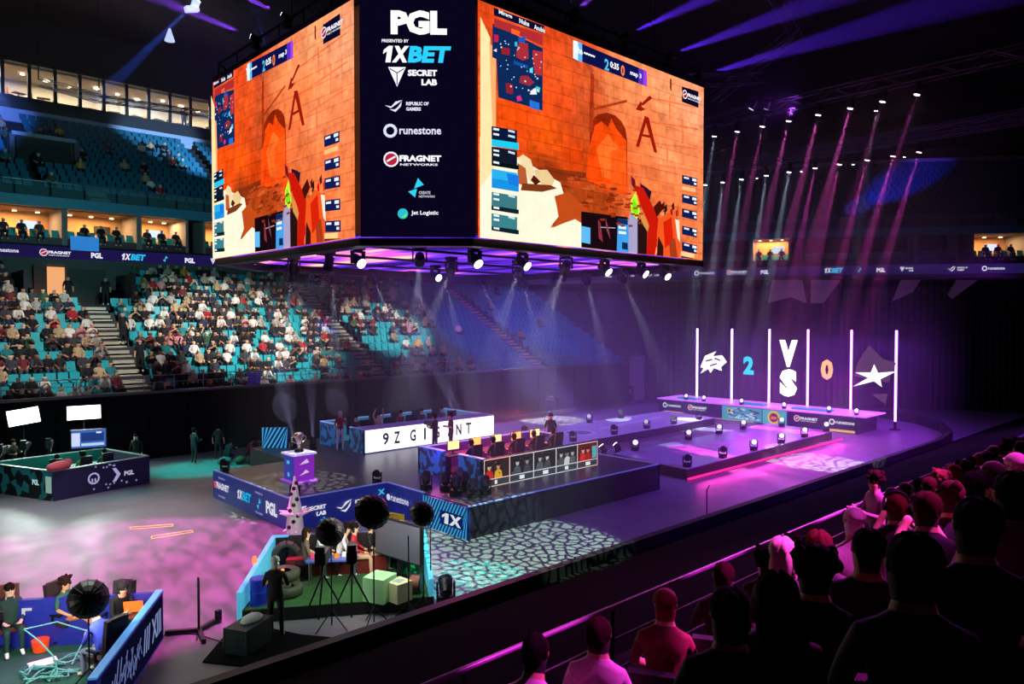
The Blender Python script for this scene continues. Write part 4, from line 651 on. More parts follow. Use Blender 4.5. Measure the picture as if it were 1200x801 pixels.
# ================================================================ MAIN STAGE
M_deck = mat('stage deck', '3a3846', .35, noise=.3, nscale=1.2); M_cap = mat('stage edge strip', '8c98c8', .3, emit='5a68c0', es=.35)  # edge strip is no lamp, a faint glow is put into it
ms = thing('main_stage', 'raised dark main stage with blue sponsor fascia and pale edge strip', 'stage', (0, 0, 0))
SP = [(11.35, 29.2), (11.35, 22.75), (15.1, 22.75), (15.1, 18.05), (25.2, 18.05), (25.2, 25.9), (26.2, 33.4), (14.6, 33.4), (14.6, 29.2)]
MB().prism(SP, .12, 1.0).build('substructure', mat('stage side', '14141e', .6), ms); MB().prism(SP, 1.0, 1.05).build('deck', M_deck, ms)
M_fascia = mat('blue fascia board', '1a2480', .4, emit='1a2480', es=.35)  # fascia given some emission of its own to look lit
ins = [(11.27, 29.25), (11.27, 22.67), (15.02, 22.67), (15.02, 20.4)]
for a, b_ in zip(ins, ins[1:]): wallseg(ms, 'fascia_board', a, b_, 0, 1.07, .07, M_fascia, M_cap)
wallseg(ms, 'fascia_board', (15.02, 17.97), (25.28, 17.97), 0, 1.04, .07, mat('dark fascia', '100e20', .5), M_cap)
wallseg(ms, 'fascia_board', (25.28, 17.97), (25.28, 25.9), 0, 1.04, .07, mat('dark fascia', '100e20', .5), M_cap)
cv = Canvas((11.24, 29.2, 0), (0, -1, 0), (0, 0, 1), .001); bg = '1a2480'
cv.text('e8e8ff', 'FRAGNET', .35, .45, .26, 1.2, bold=.05); cv.disc('e05070', .25, .58, .14); logo(cv, '1xbet', 2.3, .4, .34); logo(cv, 'spark', 4.0, .3, .45); logo(cv, 'pgl', 4.75, .3, .45)
for x in (.6, 3.9): cv.text('b8b8e8', 'SPONSOR OF', x, .86, .07, .6); cv.text('b8b8e8', 'PGL SERIES', x, .16, .07, .6)
cv.mb.build('fascia_print', M_printlit, ms)
cv = Canvas((11.35, 22.6, 0), (1, 0, 0), (0, 0, 1), .001); logo(cv, 'shield', .05, .35, .45, bg); cv.text('30b8e8', 'x2', .95, .12, .2, .2); logo(cv, 'rog', 1.55, .33, .42, bg); cv.text('40c8f0', 'x', 3.25, .7, .2, .3); cv.mb.build('fascia_print', M_printlit, ms)
cv = Canvas((14.95, 22.6, 0), (0, -1, 0), (0, 0, 1), .001); cv.text('e8e8ff', 'runestone', .3, .5, .22, 1.1, bold=.02); cv.disc('e8e8ff', .15, .6, .12); cv.text('ff8040', 'o', 2.0, .4, .3, .3); cv.mb.build('fascia_print', M_printlit, ms)
# hatched corner board with 1X
def hatch_board(label, a, b_, z1, txt, z0=0, pitch=.16):
    a, b_ = V(a), V(b_); d = (b_-a).normalized(); t = thing('striped_board', label, 'board', (a.x, a.y, z0)); wallseg(t, 'board', a, b_, z0, z1, .1, mat('navy board', '10206a', .4))
    W = (b_-a).length; H = z1-z0; cv = Canvas((a.x, a.y, z0), (d.x, d.y, 0), (0, 0, 1), .0008, n=(d.y, -d.x, 0)); cv.k = 6
    x = -H*.6
    while x < W:
        p = [(x, 0), (x+pitch*.5, 0), (x+pitch*.5+H*.6, H), (x+H*.6, H)]; p = [(min(max(u, .01), W-.01), v) for u, v in p]; cv.poly('3aa8e8', p); x += pitch
    if txt: cv.rect('10206a', W*.4, H*.25, W*.9, H*.7); cv.one_x('f0f8ff', W*.44, H*.3, H*.34, W*.42, .1)
    cv.build('stripes', M_printlit, t); return t
hatch_board('navy board with diagonal light blue stripes reading 1X at the stage corner', (14.95, 20.35), (14.95, 17.95), 1.04, '1X')
hatch_board('blue and white striped board on the far stage edge behind the podium', (15.0, 33.0), (15.9, 32.2), 2.0, '', 1.05, .2)
# podium with trophy
pd = thing('podium', 'blue and purple podium holding a trophy on the near stage arm', 'podium', (12.95, 25.35, 1.05))
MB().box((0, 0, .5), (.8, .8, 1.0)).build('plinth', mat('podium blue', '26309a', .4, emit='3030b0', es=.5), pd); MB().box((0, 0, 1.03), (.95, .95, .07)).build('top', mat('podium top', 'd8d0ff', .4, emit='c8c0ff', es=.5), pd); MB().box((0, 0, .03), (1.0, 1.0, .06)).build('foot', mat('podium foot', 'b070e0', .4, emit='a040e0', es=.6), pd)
cv = Canvas((12.54, 25.75, 1.05), (0, -1, 0), (0, 0, 1), .001); cv.text('60d0ff', 'M', .25, .65, .15, .2, bold=.05); cv.text('60d0ff', 'B', .3, .2, .15, .18, bold=.05); cv.build('podium_print', M_printlit, pd)
cv = Canvas((12.55, 24.94, 1.05), (1, 0, 0), (0, 0, 1), .001); cv.rect('9030c8', .0, .02, .8, .98); cv.poly('f0d0ff', [(.2, .65), (.6, .7), (.5, .85), (.35, .75)]); cv.poly('f0d0ff', [(.2, .25), (.6, .35), (.45, .45), (.35, .35)]); cv.build('podium_print', M_printlit, pd)
tr = thing('trophy', 'small silver cup trophy standing on the blue podium', 'trophy', (12.95, 25.35, 2.115))
mt = mat('trophy silver', 'd8cfc0', .2, .8); MB().cyl((0, 0, 0), (0, 0, .12), .18, .16, 10).build('foot', M_dark, tr); MB().cyl((0, 0, .12), (0, 0, .3), .04, .07, 8).cyl((0, 0, .3), (0, 0, .62), .09, .2, 12).ball((0, 0, .62), (.19, .19, .12), 10, 5).build('cup', mt, tr)
for q in (-1, 1): MB().tube([(q*.13, 0, .35), (q*.28, 0, .42), (q*.28, 0, .55), (q*.18, 0, .6)], .018, 5).build('handle', mt, tr)
# ---------------------------------------------------------------- player desk with sign 9Z GIGANT
M_blue = confetti('blue speckled board', '1c6ab8', '0c1850', 5, .55, .22); M_tealin = mat('teal inner board', '3aa0b8', .4, emit='3aa0b8', es=.3); M_capb = mat('pale board cap', 'a8c0f0', .3, emit='90a8f0', es=.5)  # boards and caps brightened by added emission
s1 = thing('player_booth', 'long team desk booth with glowing white sign reading 9Z GIGANT', 'booth', (17.6, 28.3, 1.05))
wallseg(s1, 'front_wall', (17.6, 28.3), (25.3, 28.3), 1.05, 2.1, .14, mat('sign housing', '8a86b8', .5))
wallseg(s1, 'side_panel', (17.6, 29.6), (17.6, 28.3), 1.05, 2.1, .12, M_blue, M_capb); wallseg(s1, 'side_panel', (17.6, 32.3), (17.6, 30.5), 1.05, 2.1, .12, M_blue, M_capb)
wallseg(s1, 'back_wall', (25.3, 32.3), (17.6, 32.3), 1.05, 2.1, .12, M_tealin, M_capb); wallseg(s1, 'side_panel', (25.3, 28.4), (25.3, 32.3), 1.05, 2.1, .12, M_tealin, M_capb)
MB().mm((-.02, -.02, 1.05), (7.7, 1.0, 1.09)).build('desk_top', mat('sign top', '9a94c8', .5), s1)
cv = Canvas((17.62, 28.28, 1.1), (1, 0, 0), (0, 0, 1), .001); cv.rect('f4f2ff', 0, 0, 7.66, 1.0)
for ch, x in (('9', .92), ('Z', 1.53), ('G', 2.42), ('I', 3.22), ('G', 3.82), ('A', 4.63), ('N', 5.17), ('T', 5.8)): cv.text('181828', ch, x, .24, .56, .34 if ch != 'I' else .12, bold=.03)
cv.build('sign_face', display('white sign', 1.7), s1)
# ---------------------------------------------------------------- near player desk with face cam screens
s2 = thing('player_booth', 'team desk booth fronted by five framed face camera screens', 'booth', (17.1, 19.7, 1.05))
wallseg(s2, 'front_wall', (17.1, 19.7), (23.3, 19.7), 1.05, 2.05, .14, M_black)
wallseg(s2, 'side_panel', (17.1, 21.1), (17.1, 19.7), 1.05, 2.05, .12, M_blue, M_capb); wallseg(s2, 'side_panel', (17.1, 23.6), (17.1, 22.0), 1.05, 2.05, .12, M_blue, M_capb)
wallseg(s2, 'back_wall', (23.3, 23.6), (17.1, 23.6), 1.05, 2.0, .12, mat('purple booth wall', '6a2a90', .5), M_capb); wallseg(s2, 'side_panel', (23.3, 21.8), (23.3, 23.6), 1.05, 2.05, .12, M_blue, M_capb)
M_cams = display('camera screens', 1.0)
rs = random.Random(11)
for k in range(5):
    x0 = 17.12+k*1.235; cv = Canvas((x0, 19.67, 1.06), (1, 0, 0), (0, 0, 1), .001); W = 1.225
    cv.rect(['2a1c20', '14161c', '14161c', '16181e', '5a1414'][k], 0, 0, W, .98)
    cv.rect('303a44', 0, 0, W, .26)
    heads = [[(.25, 'c02018', 'd8b090'), (.68, 'd8a020', 'c09070')], [(.4, '484c54', 'b8b8b8'), (.9, '3a3e44', '888c90')], [(.35, '50545c', 'a0a4a8'), (.75, '3c4048', 'c8c8c8')], [(.3, '484c54', 'b0b0b0'), (.65, 'c8c8c8', '707478'), (.95, '50545c', 'a8a8a8')], [(.35, 'c82818', 'e0a088'), (.65, 'a01c10', 'c08070')]][k]
    for hx, bc, fc in heads: cv.poly(bc, [(hx-.2, .27), (hx+.2, .27), (hx+.16, .5), (hx+.06, .57), (hx-.06, .57), (hx-.16, .5)]); cv.disc(fc, hx, .68, .085, ry=.11); cv.disc('100c10', hx, .76, .09, ry=.06)
    if k == 4: cv.rect('50a8b0', .9, .32, 1.18, .8)
    for _ in range(6): x = rs.uniform(.05, 1.1); y = rs.uniform(.3, .9); cv.rect(rs.choice(['6a6e74', '30343a', '8a5040' if k == 0 else '50545a']), x, y, x+.06, y+.05)
    cv.rect('e8e8f0', .5, .06, .5+[.12, .25, .3, .2, .28][k], .2)
    for a, b_ in (((0, .0), (W, .0)), ((0, .97), (W, .97)), ((0, 0), (0, .98)), ((W, 0), (W, .98)), ((0, .26), (W, .26))): cv.line('f8c8b8' if k in (0, 4) else 'd8dce8', a, b_, .03)
    cv.build('camera_screen', M_cams, s2)
# tables, monitors, chairs in both booths
def monitor(label, p, rz, col, s, group):
    t = thing('monitor', label, 'monitor', p, rz, group); MB().box((0, 0, .33), (.58, .04, .35)).build('case', M_black, t); MB().box((0, -.024, .33), (.55, .006, .32)).build('screen', glow('monitor '+col, col, s), t); MB().box((0, .02, .08), (.06, .04, .18)).box((0, .03, .01), (.24, .16, .02)).build('stand', M_black, t); return t
def gchair(label, p, rz, group, c='2a2030'):
    t = thing('gaming_chair', label, 'chair', p, rz, group); m = mat('chair cloth '+c, c, .6)
    MB().box((0, 0, .46), (.5, .5, .1)).build('seat', m, t); MB().box((0, -.26, .88), (.46, .1, .78), rx=.12).box((0, -.32, 1.2), (.3, .08, .16)).build('backrest', m, t); MB().cyl((0, 0, .1), (0, 0, .42), .03).build('column', M_dark, t)
    b2 = MB()
    for i in range(5): a_ = i*2*PI/5; b2.box((.14*math.cos(a_), .14*math.sin(a_), .07), (.3, .05, .04), rz=a_)
    b2.build('foot', M_dark, t)
    for q in (-1, 1): MB().box((q*.27, .02, .66), (.06, .3, .04)).box((q*.27, -.05, .56), (.04, .05, .18)).build('armrest', M_dark, t)
    return t
tb = thing('player_table', 'long dark table behind the face camera screens', 'table', (20.2, 22.4, 1.05)); MB().box((0, 0, .74), (5.6, .8, .05)).build('tabletop', mat('purple tinted tabletop', '3a1c38', .4), tb)  # purple light tinted into the tabletop colour
for x in (-2.7, 0, 2.7): MB().box((x, 0, .36), (.06, .7, .72)).build('leg', M_dark, tb)
tb = thing('player_table', 'long table behind the white 9Z GIGANT sign', 'table', (21.4, 29.9, 1.05)); MB().box((0, 0, .74), (6.6, .8, .05)).build('tabletop', mat('desk grey', '5a6070', .4), tb)
for x in (-3.2, 0, 3.2): MB().box((x, 0, .36), (.06, .7, .72)).build('leg', M_dark, tb)
for i in range(5):
    monitor(f'orange-lit gaming monitor on the face camera booth table, {NUM[i]} from the left', (17.95+i*1.12, 22.45, 1.815), 0, 'ffa050' if i % 2 else 'ffc880', 2.2, 'monitors in the near player booth')
    gchair(f'dark gaming chair in the face camera booth, {NUM[i]} from the left', (18.0+i*1.12, 21.35, 1.05), 0, 'gaming chairs in the near player booth')
    monitor(f'monitor seen from behind on the sign booth table, {NUM[i]} from the left', (18.7+i*1.3, 30.0, 1.815), PI, '80c0ff', 1.0, 'monitors in the sign booth')
    gchair(f'dark gaming chair behind the white sign, {NUM[i]} from the left', (18.8+i*1.3, 31.2, 1.05), PI, 'gaming chairs in the sign booth')
l = area((20.2, 23.2, 3.0), (20.2, 21.5, 1.8), (1, .12, .2), 260, 5, .3)
# ================================================================ CATWALKS
def catwalk(label, pts, m, fc):
    t = thing('catwalk', label, 'stage', (0, 0, 0)); MB().prism(pts, .02, .46).build('substructure', mat('catwalk side', '0e0c18', .5), t); MB().prism(pts, .46, .5).build('deck', m, t); return t
CA = [(27.6, 18.2), (43.2, 18.6), (43.6, 22.8), (28.2, 22.8)]; CB = [(25.8, 26.2), (43.6, 26.6), (44.2, 31), (33, 31), (27.2, 30)]
c1 = catwalk('near low catwalk running from the main stage to the far desk', CA, mat('catwalk deck', 'a098b8', .3, noise=.2, nscale=1), '')
c2 = catwalk('far low catwalk with pale floor lettering', CB, mat('catwalk deck pale', 'c4ccd8', .35, noise=.2, nscale=1), '')
cv = Canvas((0, 0, .503), (1, 0, 0), (0, 1, 0), .0006)
for x in (30.2, 31.0, 31.8, 32.6): cv.poly('e878d8', [(x, 19.5), (x+.35, 19.5), (x+.9, 21.4), (x+.55, 21.4)])
cv.poly('e878d8', [(33.3, 19.8), (35.6, 20.6), (33.8, 21.3)]); cv.line('e878d8', (36, 20.8), (38.5, 21), .25); cv.mb.build('floor_print', M_print, c1)
cv = Canvas((0, 0, .503), (1, 0, 0), (0, 1, 0), .0006); cv.ring('e8f0ff', '70808c', 32, 28.4, 1.0, .25); cv.line('e8f0ff', (34, 28.5), (41, 29.2), .35); cv.line('c8e0f0', (34.5, 29.6), (39, 29.9), .2); cv.mb.build('floor_print', M_print, c2)
mb = MB(); mb.mm((27.5, 18.0, .05), (43.3, 18.1, .12)); o = mb.build('edge_light', glow('pink edge light', 'ff2090', 1.6)); tag(o, 'pink light strip glowing along the base of the near catwalk', 'light strip')
area((35, 17.6, .35), (35, 16.2, 0), (1, .05, .5), 170, 15, .2)
# moving heads along the catwalk edges
ft = [(28.0, 18.45), (31.05, 18.5), (34.03, 18.55), (37.0, 18.6), (39.9, 18.7), (43.0, 18.85), (29.6, 22.55), (34.4, 22.6), (37.5, 22.6), (40.2, 22.6), (43.0, 21.6)]
for i, (x, y) in enumerate(ft):
    moving_head(f'moving head on the {"near" if i<6 else "far"} edge of the near catwalk, {NUM[i if i<6 else i-6]} from the left', (x, y, .5), (5, -2, 9), (.7, .45, 1), 0, 5, False, 'moving heads along the near catwalk', 1.5, .95, i not in (0, 1))
fb = [(26.4, 26.6), (29.5, 26.6), (33.0, 26.6), (36.2, 26.7), (39, 26.7), (42, 26.8), (29, 29.8), (31.8, 30.3), (35.6, 30.7), (38.8, 30.7)]
for i, (x, y) in enumerate(fb):
    moving_head(f'dark moving head on the {"near" if i<6 else "far"} edge of the far catwalk, {NUM[i if i<6 else i-6]} from the left', (x, y, .5), (0, 10, 9), (.6, .4, 1), 0, 5, False, 'moving heads along the far catwalk', .8, .95, i in (3, 8))
for i, (x, y, ax, ay, az) in enumerate([(28.6, 24.3, 27.3, 27, 3.0), (29.4, 24.4, 28.2, 27, 3.4), (30.3, 24.2, 29.2, 27.6, 3.6)]):
    moving_head('floor moving head between the catwalks throwing a purple beam, '+['left', 'middle', 'right'][i], (x, y, 0), (ax, ay, az), (.26, .06, 1), 20000, 14, False, 'floor lights between the catwalks', 30, .95)
# stage-side beams behind the podium and the sign
for i, (p, a_, wt) in enumerate([((15.9, 31.6, 1.05), (17.5, 38, 7.5), 9000), ((16.6, 31.1, 1.05), (19.2, 36.5, 8), 9000), ((25.9, 31.2, 1.05), (24.2, 35, 8), 9000), ((26.0, 32.1, 1.05), (26.3, 37.5, 8), 9000), ((26.1, 32.9, 1.05), (29.4, 37, 8), 9000)]):
    moving_head('upward floor beam light, '+['left behind the podium', 'right behind the podium', 'first behind the right sign end', 'second behind the right sign end', 'third behind the right sign end'][i], p, a_, (.6, .55, 1), wt, 12, False, 'upward beam lights on the main stage', 25, .8)
# cluster of black lights at the stage inner corner
for i, (x, y, z) in enumerate([(15.5, 20.9, 1.05), (15.9, 20.3, 1.05), (15.7, 19.5, 1.05), (16.4, 19.9, 1.05), (15.9, 18.8, 1.05), (16.5, 18.9, 1.05)]):
    moving_head(f'black moving head clustered at the stage corner above the striped board, {NUM[i]} from the back', (x, y, z), (x+2, y+2.5, z+2), (.4, .2, 1), 0, 5, False, 'moving heads clustered at the stage corner', 1, 1, i == 3)
area((16.8, 22.2, 2.8), (17.1, 21.8, 1.4), (.4, .08, 1), 45, .4, .4)
for i, (x, y) in enumerate([(11.6, 28.9), (11.6, 23.0), (14.8, 22.95)]):
    moving_head('small black light at the '+['left', 'near', 'inner'][i]+' corner of the main stage deck', (x, y, 1.05), (x-1, y-1, 1.6), WHITE, 0, 5, False, 'corner lights of the main stage', 1, .8, False)
# ================================================================ FAR DESK
fd_ = thing('far_desk', 'long dark stage front with purple sponsor panels and glowing top edge', 'desk', (46.4, 25.5, 0))
MB().mm((0, -7.1, 0), (3.0, 7.6, 1.05)).build('platform', mat('far desk body', '120e28', .5), fd_)
MB().mm((-.12, -7.6, 1.05), (3.1, 7.7, 1.13)).build('top', mat('far desk top', 'd8b8f0', .3, emit='c060e8', es=1.1), fd_)
cv = Canvas((46.36, 33.1, 0), (0, -1, 0), (0, 0, 1), .001); cv.rect('1c1048', 0, 0, 14.7, 1.05)
def FP(x, k): logo(cv, k, x, .45, .38, '1c1048')
FP(.4, 'runestone'); cv.rect('e8b060', .5, .1, 2.2, .22); FP(2.6, 'fragnet'); cv.rect('e0a878', 3.2, .02, 7.8, .07)
cv.rect('30a8c0', 5.4, .08, 8.4, 1.0)
for _ in range(70): x = rs.uniform(5.9, 8.1); y = rs.uniform(.12, .92); cv.rect(rs.choice(['c8e8ff', '101840', '6088c8', 'a0b8e0', '182858']), x, y, x+.22, y+.09)
cv.disc('e8c040', 6.0, .7, .18); cv.disc('202840', 6.0, .7, .1)
cv.rect('38b8c8', 8.5, .05, 10.2, 1.02); cv.disc('f0c040', 9.3, .52, .46); cv.disc('502040', 9.3, .52, .3); cv.rect('f07838', 9.1, .4, 9.5, .6)
FP(10.7, 'fragnet'); FP(13.0, 'runestone'); cv.rect('f0b860', 13.0, .05, 14.6, .2)
cv.build('sponsor_panel', display('far desk print', .9), fd_)
for i, (y, w_) in enumerate([(31.0, 1.6), (25.8, 1.8), (21.6, 2.6)]):
    o = MB().box((0, 0, .06), (.6, w_, .12)).build('teal_prop', mat('teal prop', '20a0b0', .4, emit='18a0b0', es=.5 if i != 1 else .1), None, (47.2, y, 1.13)); tag(o, ['low teal glowing prop on the far desk under the digit 2', 'dim low prop on the far desk under the VS', 'long teal glowing prop on the far desk under the digit 0'][i], 'prop')
for i, y in enumerate([30.9, 29.4, 26.4, 23.3, 20.3, 18.6]):
    moving_head(f'small bright moving head on the far desk top, {NUM[i]} from the left', (46.7, y, 1.13), (10, 5, 8), (.95, .85, 1), 0, 5, False, 'moving heads on the far desk', 4, .7)
area((46.0, 22, 3.4), (44, 21, 0), (.8, .06, 1), 380, 8, 1)
area((52.5, 24, 5.6), (51.5, 24, 3.0), (.32, .05, 1), 900, 14, .5)
# ================================================================ RIBBON BOARD
rb = thing('ribbon_board', 'long purple ribbon display with repeating sponsor logos around the tier', 'display', (0, 0, 0))
kinds = ['pgl', '1xbet', 'spark', 'pgl', 'shield', 'rog', 'runestone', 'fragnet']; M_rib = display('ribbon display', 1.0); kk = 3
for i in range(len(PATH)-1):
    a, b_ = V(off(i, -.02)), V(off(i+1, -.02)); d = (b_-a).normalized(); L = (b_-a).length; nrm = V((d.y, -d.x))
    MB().prism([tuple(a), tuple(b_), off(i+1, .3), off(i, .3)], 10.82, 11.65).build('cabinet', M_black, rb)
    cv = Canvas((a.x, a.y, 10.84), (d.x, d.y, 0), (0, 0, 1), .0015, n=(nrm.x, nrm.y, 0)); cv.k = 8
    cv.rect('1c1448', 0, 0, L, .8); x = 1.0 if i else 14.8
    while x < L-2.5:
        k = kinds[kk % 8]; wl = logo(cv, k, x, .2, .42 if k != 'pgl' else .36, '1c1448', 'e4e4f4'); kk += 1; x += wl+1.1
        if k == 'rog' and i == 3: cv.rect('90d0a0', x-.9, .05, x-.1, .75); cv.ring('181838', '90d0a0', x-.5, .4, .28, .1)
    cv.mb.build('display_face', M_rib, rb)
o = MB().box((0, 0, 0), (1.6, .1, .9)).build('flag', mat('bright flag', '50b0f0', .6, emit='3080e0', es=.5), None, (12.6, 53.4, 11.9)); tag(o, 'bright blue and white banner hanging over the ribbon board at left', 'banner')
# ================================================================ FIGURES
CL = {}
def cloth(c, emit=0):
    k = 'cloth '+c
    return mat(k, c, .8)
def pose_joints(kind):
    J = {}
    def arms(eL, wL, hL, eR, wR, hR): J.update(eL=(eL, .045), wL=(wL, .033), hL=(hL, .038), eR=(eR, .045), wR=(wR, .033), hR=(hR, .038))
    if kind.startswith('stand'):
        J.update(pe=((0, 0, .96), .135), sp=((0, 0, 1.14), .125), ch=((0, .0, 1.36), .145), nk=((0, .015, 1.5), .055), h0=((0, .03, 1.58), .078), h1=((0, .035, 1.69), .088),
                 sL=((-.18, 0, 1.42), .06), sR=((.18, 0, 1.42), .06), pL=((-.095, 0, .9), .095), pR=((.095, 0, .9), .095), kL=((-.11, .03, .5), .065), kR=((.12, .01, .5), .065), aL=((-.12, 0, .09), .042), aR=((.14, -.04, .09), .042), tL=((-.13, .14, .035), .035), tR=((.16, .1, .035), .035))
        if kind == 'stand': arms((-.26, -.02, 1.14), (-.27, .06, .9), (-.26, .09, .8), (.26, -.02, 1.14), (.27, .06, .9), (.26, .09, .8))
        if kind == 'stand_hold': arms((-.27, .04, 1.14), (-.16, .28, 1.2), (-.1, .36, 1.26), (.27, .04, 1.14), (.16, .28, 1.14), (.1, .36, 1.2))
        if kind == 'stand_up': arms((-.34, .12, 1.55), (-.2, .22, 1.78), (-.16, .24, 1.88), (.27, .04, 1.14), (.2, .26, 1.2), (.14, .34, 1.24))
    elif kind == 'crouch':
        J.update(pe=((0, -.05, .38), .14), sp=((0, .03, .55), .13), ch=((0, .12, .74), .145), nk=((0, .18, .86), .055), h0=((0, .22, .93), .078), h1=((0, .24, 1.04), .088),
                 sL=((-.18, .14, .79), .06), sR=((.18, .14, .79), .06), pL=((-.1, -.03, .35), .095), pR=((.1, -.03, .35), .095), kL=((-.16, .3, .5), .065), kR=((.16, .36, .32), .065), aL=((-.15, .2, .09), .042), aR=((.16, -.02, .09), .042), tL=((-.15, .34, .035), .035), tR=((.17, .1, .035), .035))
        arms((-.26, .34, .62), (-.16, .5, .6), (-.1, .56, .62), (.26, .34, .62), (.16, .5, .66), (.1, .56, .68))
    else:
        lean = {'sit': 0, 'sit_lean': .16, 'sit_back': -.08, 'sit_up': .02, 'sit_phone': .05, 'sit_type': .05, 'sit_clap': .04, 'sit_cross': -.03}[kind]
        J.update(pe=((0, .04, .55), .145), sp=((0, .02+lean*.3, .74), .13), ch=((0, .02+lean*.8, .97), .15), nk=((0, .04+lean*1.15, 1.12), .055), h0=((0, .06+lean*1.35, 1.2), .078), h1=((0, .065+lean*1.45, 1.31), .088),
                 sL=((-.18, .02+lean*.95, 1.03), .06), sR=((.18, .02+lean*.95, 1.03), .06), pL=((-.1, .08, .54), .095), pR=((.1, .08, .54), .095), kL=((-.13, .47, .53), .065), kR=((.13, .47, .53), .065), aL=((-.13, .45, .09), .042), aR=((.14, .48, .09), .042), tL=((-.14, .6, .035), .035), tR=((.15, .63, .035), .035))
        if kind == 'sit_cross': J.update(kR=((.02, .5, .62), .065), aR=((-.12, .7, .36), .042), tR=((-.16, .8, .34), .035))
        y = lean
        if kind in ('sit', 'sit_back', 'sit_cross'): arms((-.26, .08+y, .78), (-.16, .3+y, .66), (-.12, .38+y, .64), (.26, .08+y, .78), (.16, .3+y, .66), (.12, .38+y, .64))
        if kind == 'sit_lean': arms((-.24, .3, .72), (-.1, .46, .72), (-.04, .5, .76), (.24, .3, .72), (.1, .46, .74), (.04, .5, .8))
        if kind == 'sit_up': arms((-.3, .08, 1.28), (-.22, .14, 1.5), (-.2, .16, 1.6), (.3, .08, 1.28), (.22, .14, 1.52), (.2, .16, 1.62))
        if kind == 'sit_phone': arms((-.26, .16, .84), (-.12, .32, 1.08), (-.06, .36, 1.18), (.26, .16, .84), (.12, .32, 1.08), (.06, .36, 1.18))
        if kind == 'sit_type': arms((-.26, .14, .82), (-.16, .38, .78), (-.12, .46, .78), (.26, .14, .82), (.16, .38, .78), (.12, .46, .78))
        if kind == 'sit_clap': arms((-.26, .1, .82), (-.08, .3, .96), (-.02, .36, 1.04), (.26, .1, .82), (.08, .3, .96), (.02, .36, 1.04))
    return J
EDG = [('pe', 'sp'), ('sp', 'ch'), ('ch', 'nk'), ('nk', 'h0'), ('h0', 'h1'), ('ch', 'sL'), ('ch', 'sR'), ('sL', 'eL'), ('sR', 'eR'), ('eL', 'wL'), ('eR', 'wR'), ('wL', 'hL'), ('wR', 'hR'), ('pe', 'pL'), ('pe', 'pR'), ('pL', 'kL'), ('pR', 'kR'), ('kL', 'aL'), ('kR', 'aR'), ('aL', 'tL'), ('aR', 'tR')]
EM = {('h0', 'h1'): 0, ('nk', 'h0'): 0, ('wL', 'hL'): 0, ('wR', 'hR'): 0, ('pL', 'kL'): 2, ('pR', 'kR'): 2, ('kL', 'aL'): 2, ('kR', 'aR'): 2, ('pe', 'pL'): 2, ('pe', 'pR'): 2, ('aL', 'tL'): 3, ('aR', 'tR'): 3}
BODY = {}
def body(kind, lod=0, short=True, shorts=False):
    key = (kind, lod, short, shorts)
    if key in BODY: return BODY[key]
    J = pose_joints(kind)
    if lod >= 1: J['h1'] = (J['h1'][0], .112); J['h0'] = (J['h0'][0], .092); J['nk'] = (J['nk'][0], .066)
    names = list(J); co = [V(J[n][0]) for n in names]; rad = [J[n][1] for n in names]; ed = [(names.index(a), names.index(b_)) for a, b_ in EDG]
    if lod >= 2:   # five unequal bent fingers on each hand
        for s in 'LR':
            h = V(J['h'+s][0]); wv = V(J['w'+s][0]); d = (h-wv).normalized(); sd = d.cross(V((0, 0, 1)) if abs(d.z) < .9 else V((0, 1, 0))).normalized(); dn = sd.cross(d).normalized(); hi = names.index('h'+s)
            inw = 1 if (s == 'L') == (sd.x > 0) else -1
            for j, (u, L) in enumerate(((-.028, .062), (-.010, .075), (.010, .070), (.027, .052), (.036*1.0, .05))):
                b0 = len(co)
                if j < 4: a = h+sd*u+d*.03; b1 = a+d*L*.55; c = b1+d*L*.3+dn*L*.4
                else: a = h+sd*(inw*.036)-d*.01; b1 = a+sd*inw*.02+d*.03; c = b1+d*.025
                for p, r_ in ((a, .010), (b1, .009), (c, .0075)): co.append(p); rad.append(r_); names.append('f'+s)
                ed += [(hi, b0), (b0, b0+1), (b0+1, b0+2)]
    me = bpy.data.meshes.new('figure'); me.from_pydata(co, ed, []); ob = bpy.data.objects.new('figure', me); COL.objects.link(ob)
    sk = ob.modifiers.new('skin', 'SKIN'); sk.use_smooth_shade = True
    for i, r_ in enumerate(rad):
        k = me.skin_vertices[0].data[i]; x = 1.0
        if names[i] in ('pe', 'sp', 'ch'): k.radius = (r_*1.12, r_*.88)
        else: k.radius = (r_, r_)
        k.use_root = (i == 0)
    if lod >= 1: s_ = ob.modifiers.new('sub', 'SUBSURF'); s_.levels = 1
    dg = bpy.context.evaluated_depsgraph_get(); out = bpy.data.meshes.new_from_object(ob.evaluated_get(dg)); bpy.data.objects.remove(ob); bpy.data.meshes.remove(me)
    out.name = 'person_body'; out.materials.clear()
    for _ in range(5): out.materials.append(None)
    seg = [(V(J[a][0]), V(J[b_][0]), J[a][1], J[b_][1], EM.get((a, b_), 1), (a, b_)) for a, b_ in EDG]; hc = V(J['h1'][0]); mi = []
    for p in out.polygons:
        c = p.center; best = 9; m = 1
        for a, b_, ra, rb_, mm, nm in seg:
            t = max(0, min(1, (c-a).dot(b_-a)/max(1e-6, (b_-a).length_squared))); dd = (c-(a+(b_-a)*t)).length/(ra+(rb_-ra)*t)
            if dd < best: best = dd; m = mm; bn = nm
        if short and bn in (('eL', 'wL'), ('eR', 'wR')): m = 0
        if shorts and bn in (('kL', 'aL'), ('kR', 'aR')): m = 0
        if bn == ('h0', 'h1') or (bn == ('nk', 'h0') and c.z > J['h0'][0][2]-.02):
            if c.z > hc.z+.045 or c.y < hc.y-.03: m = 4
        mi.append(m)
    out.polygons.foreach_set('material_index', mi); BODY[key] = out; return out
HAIR = {}
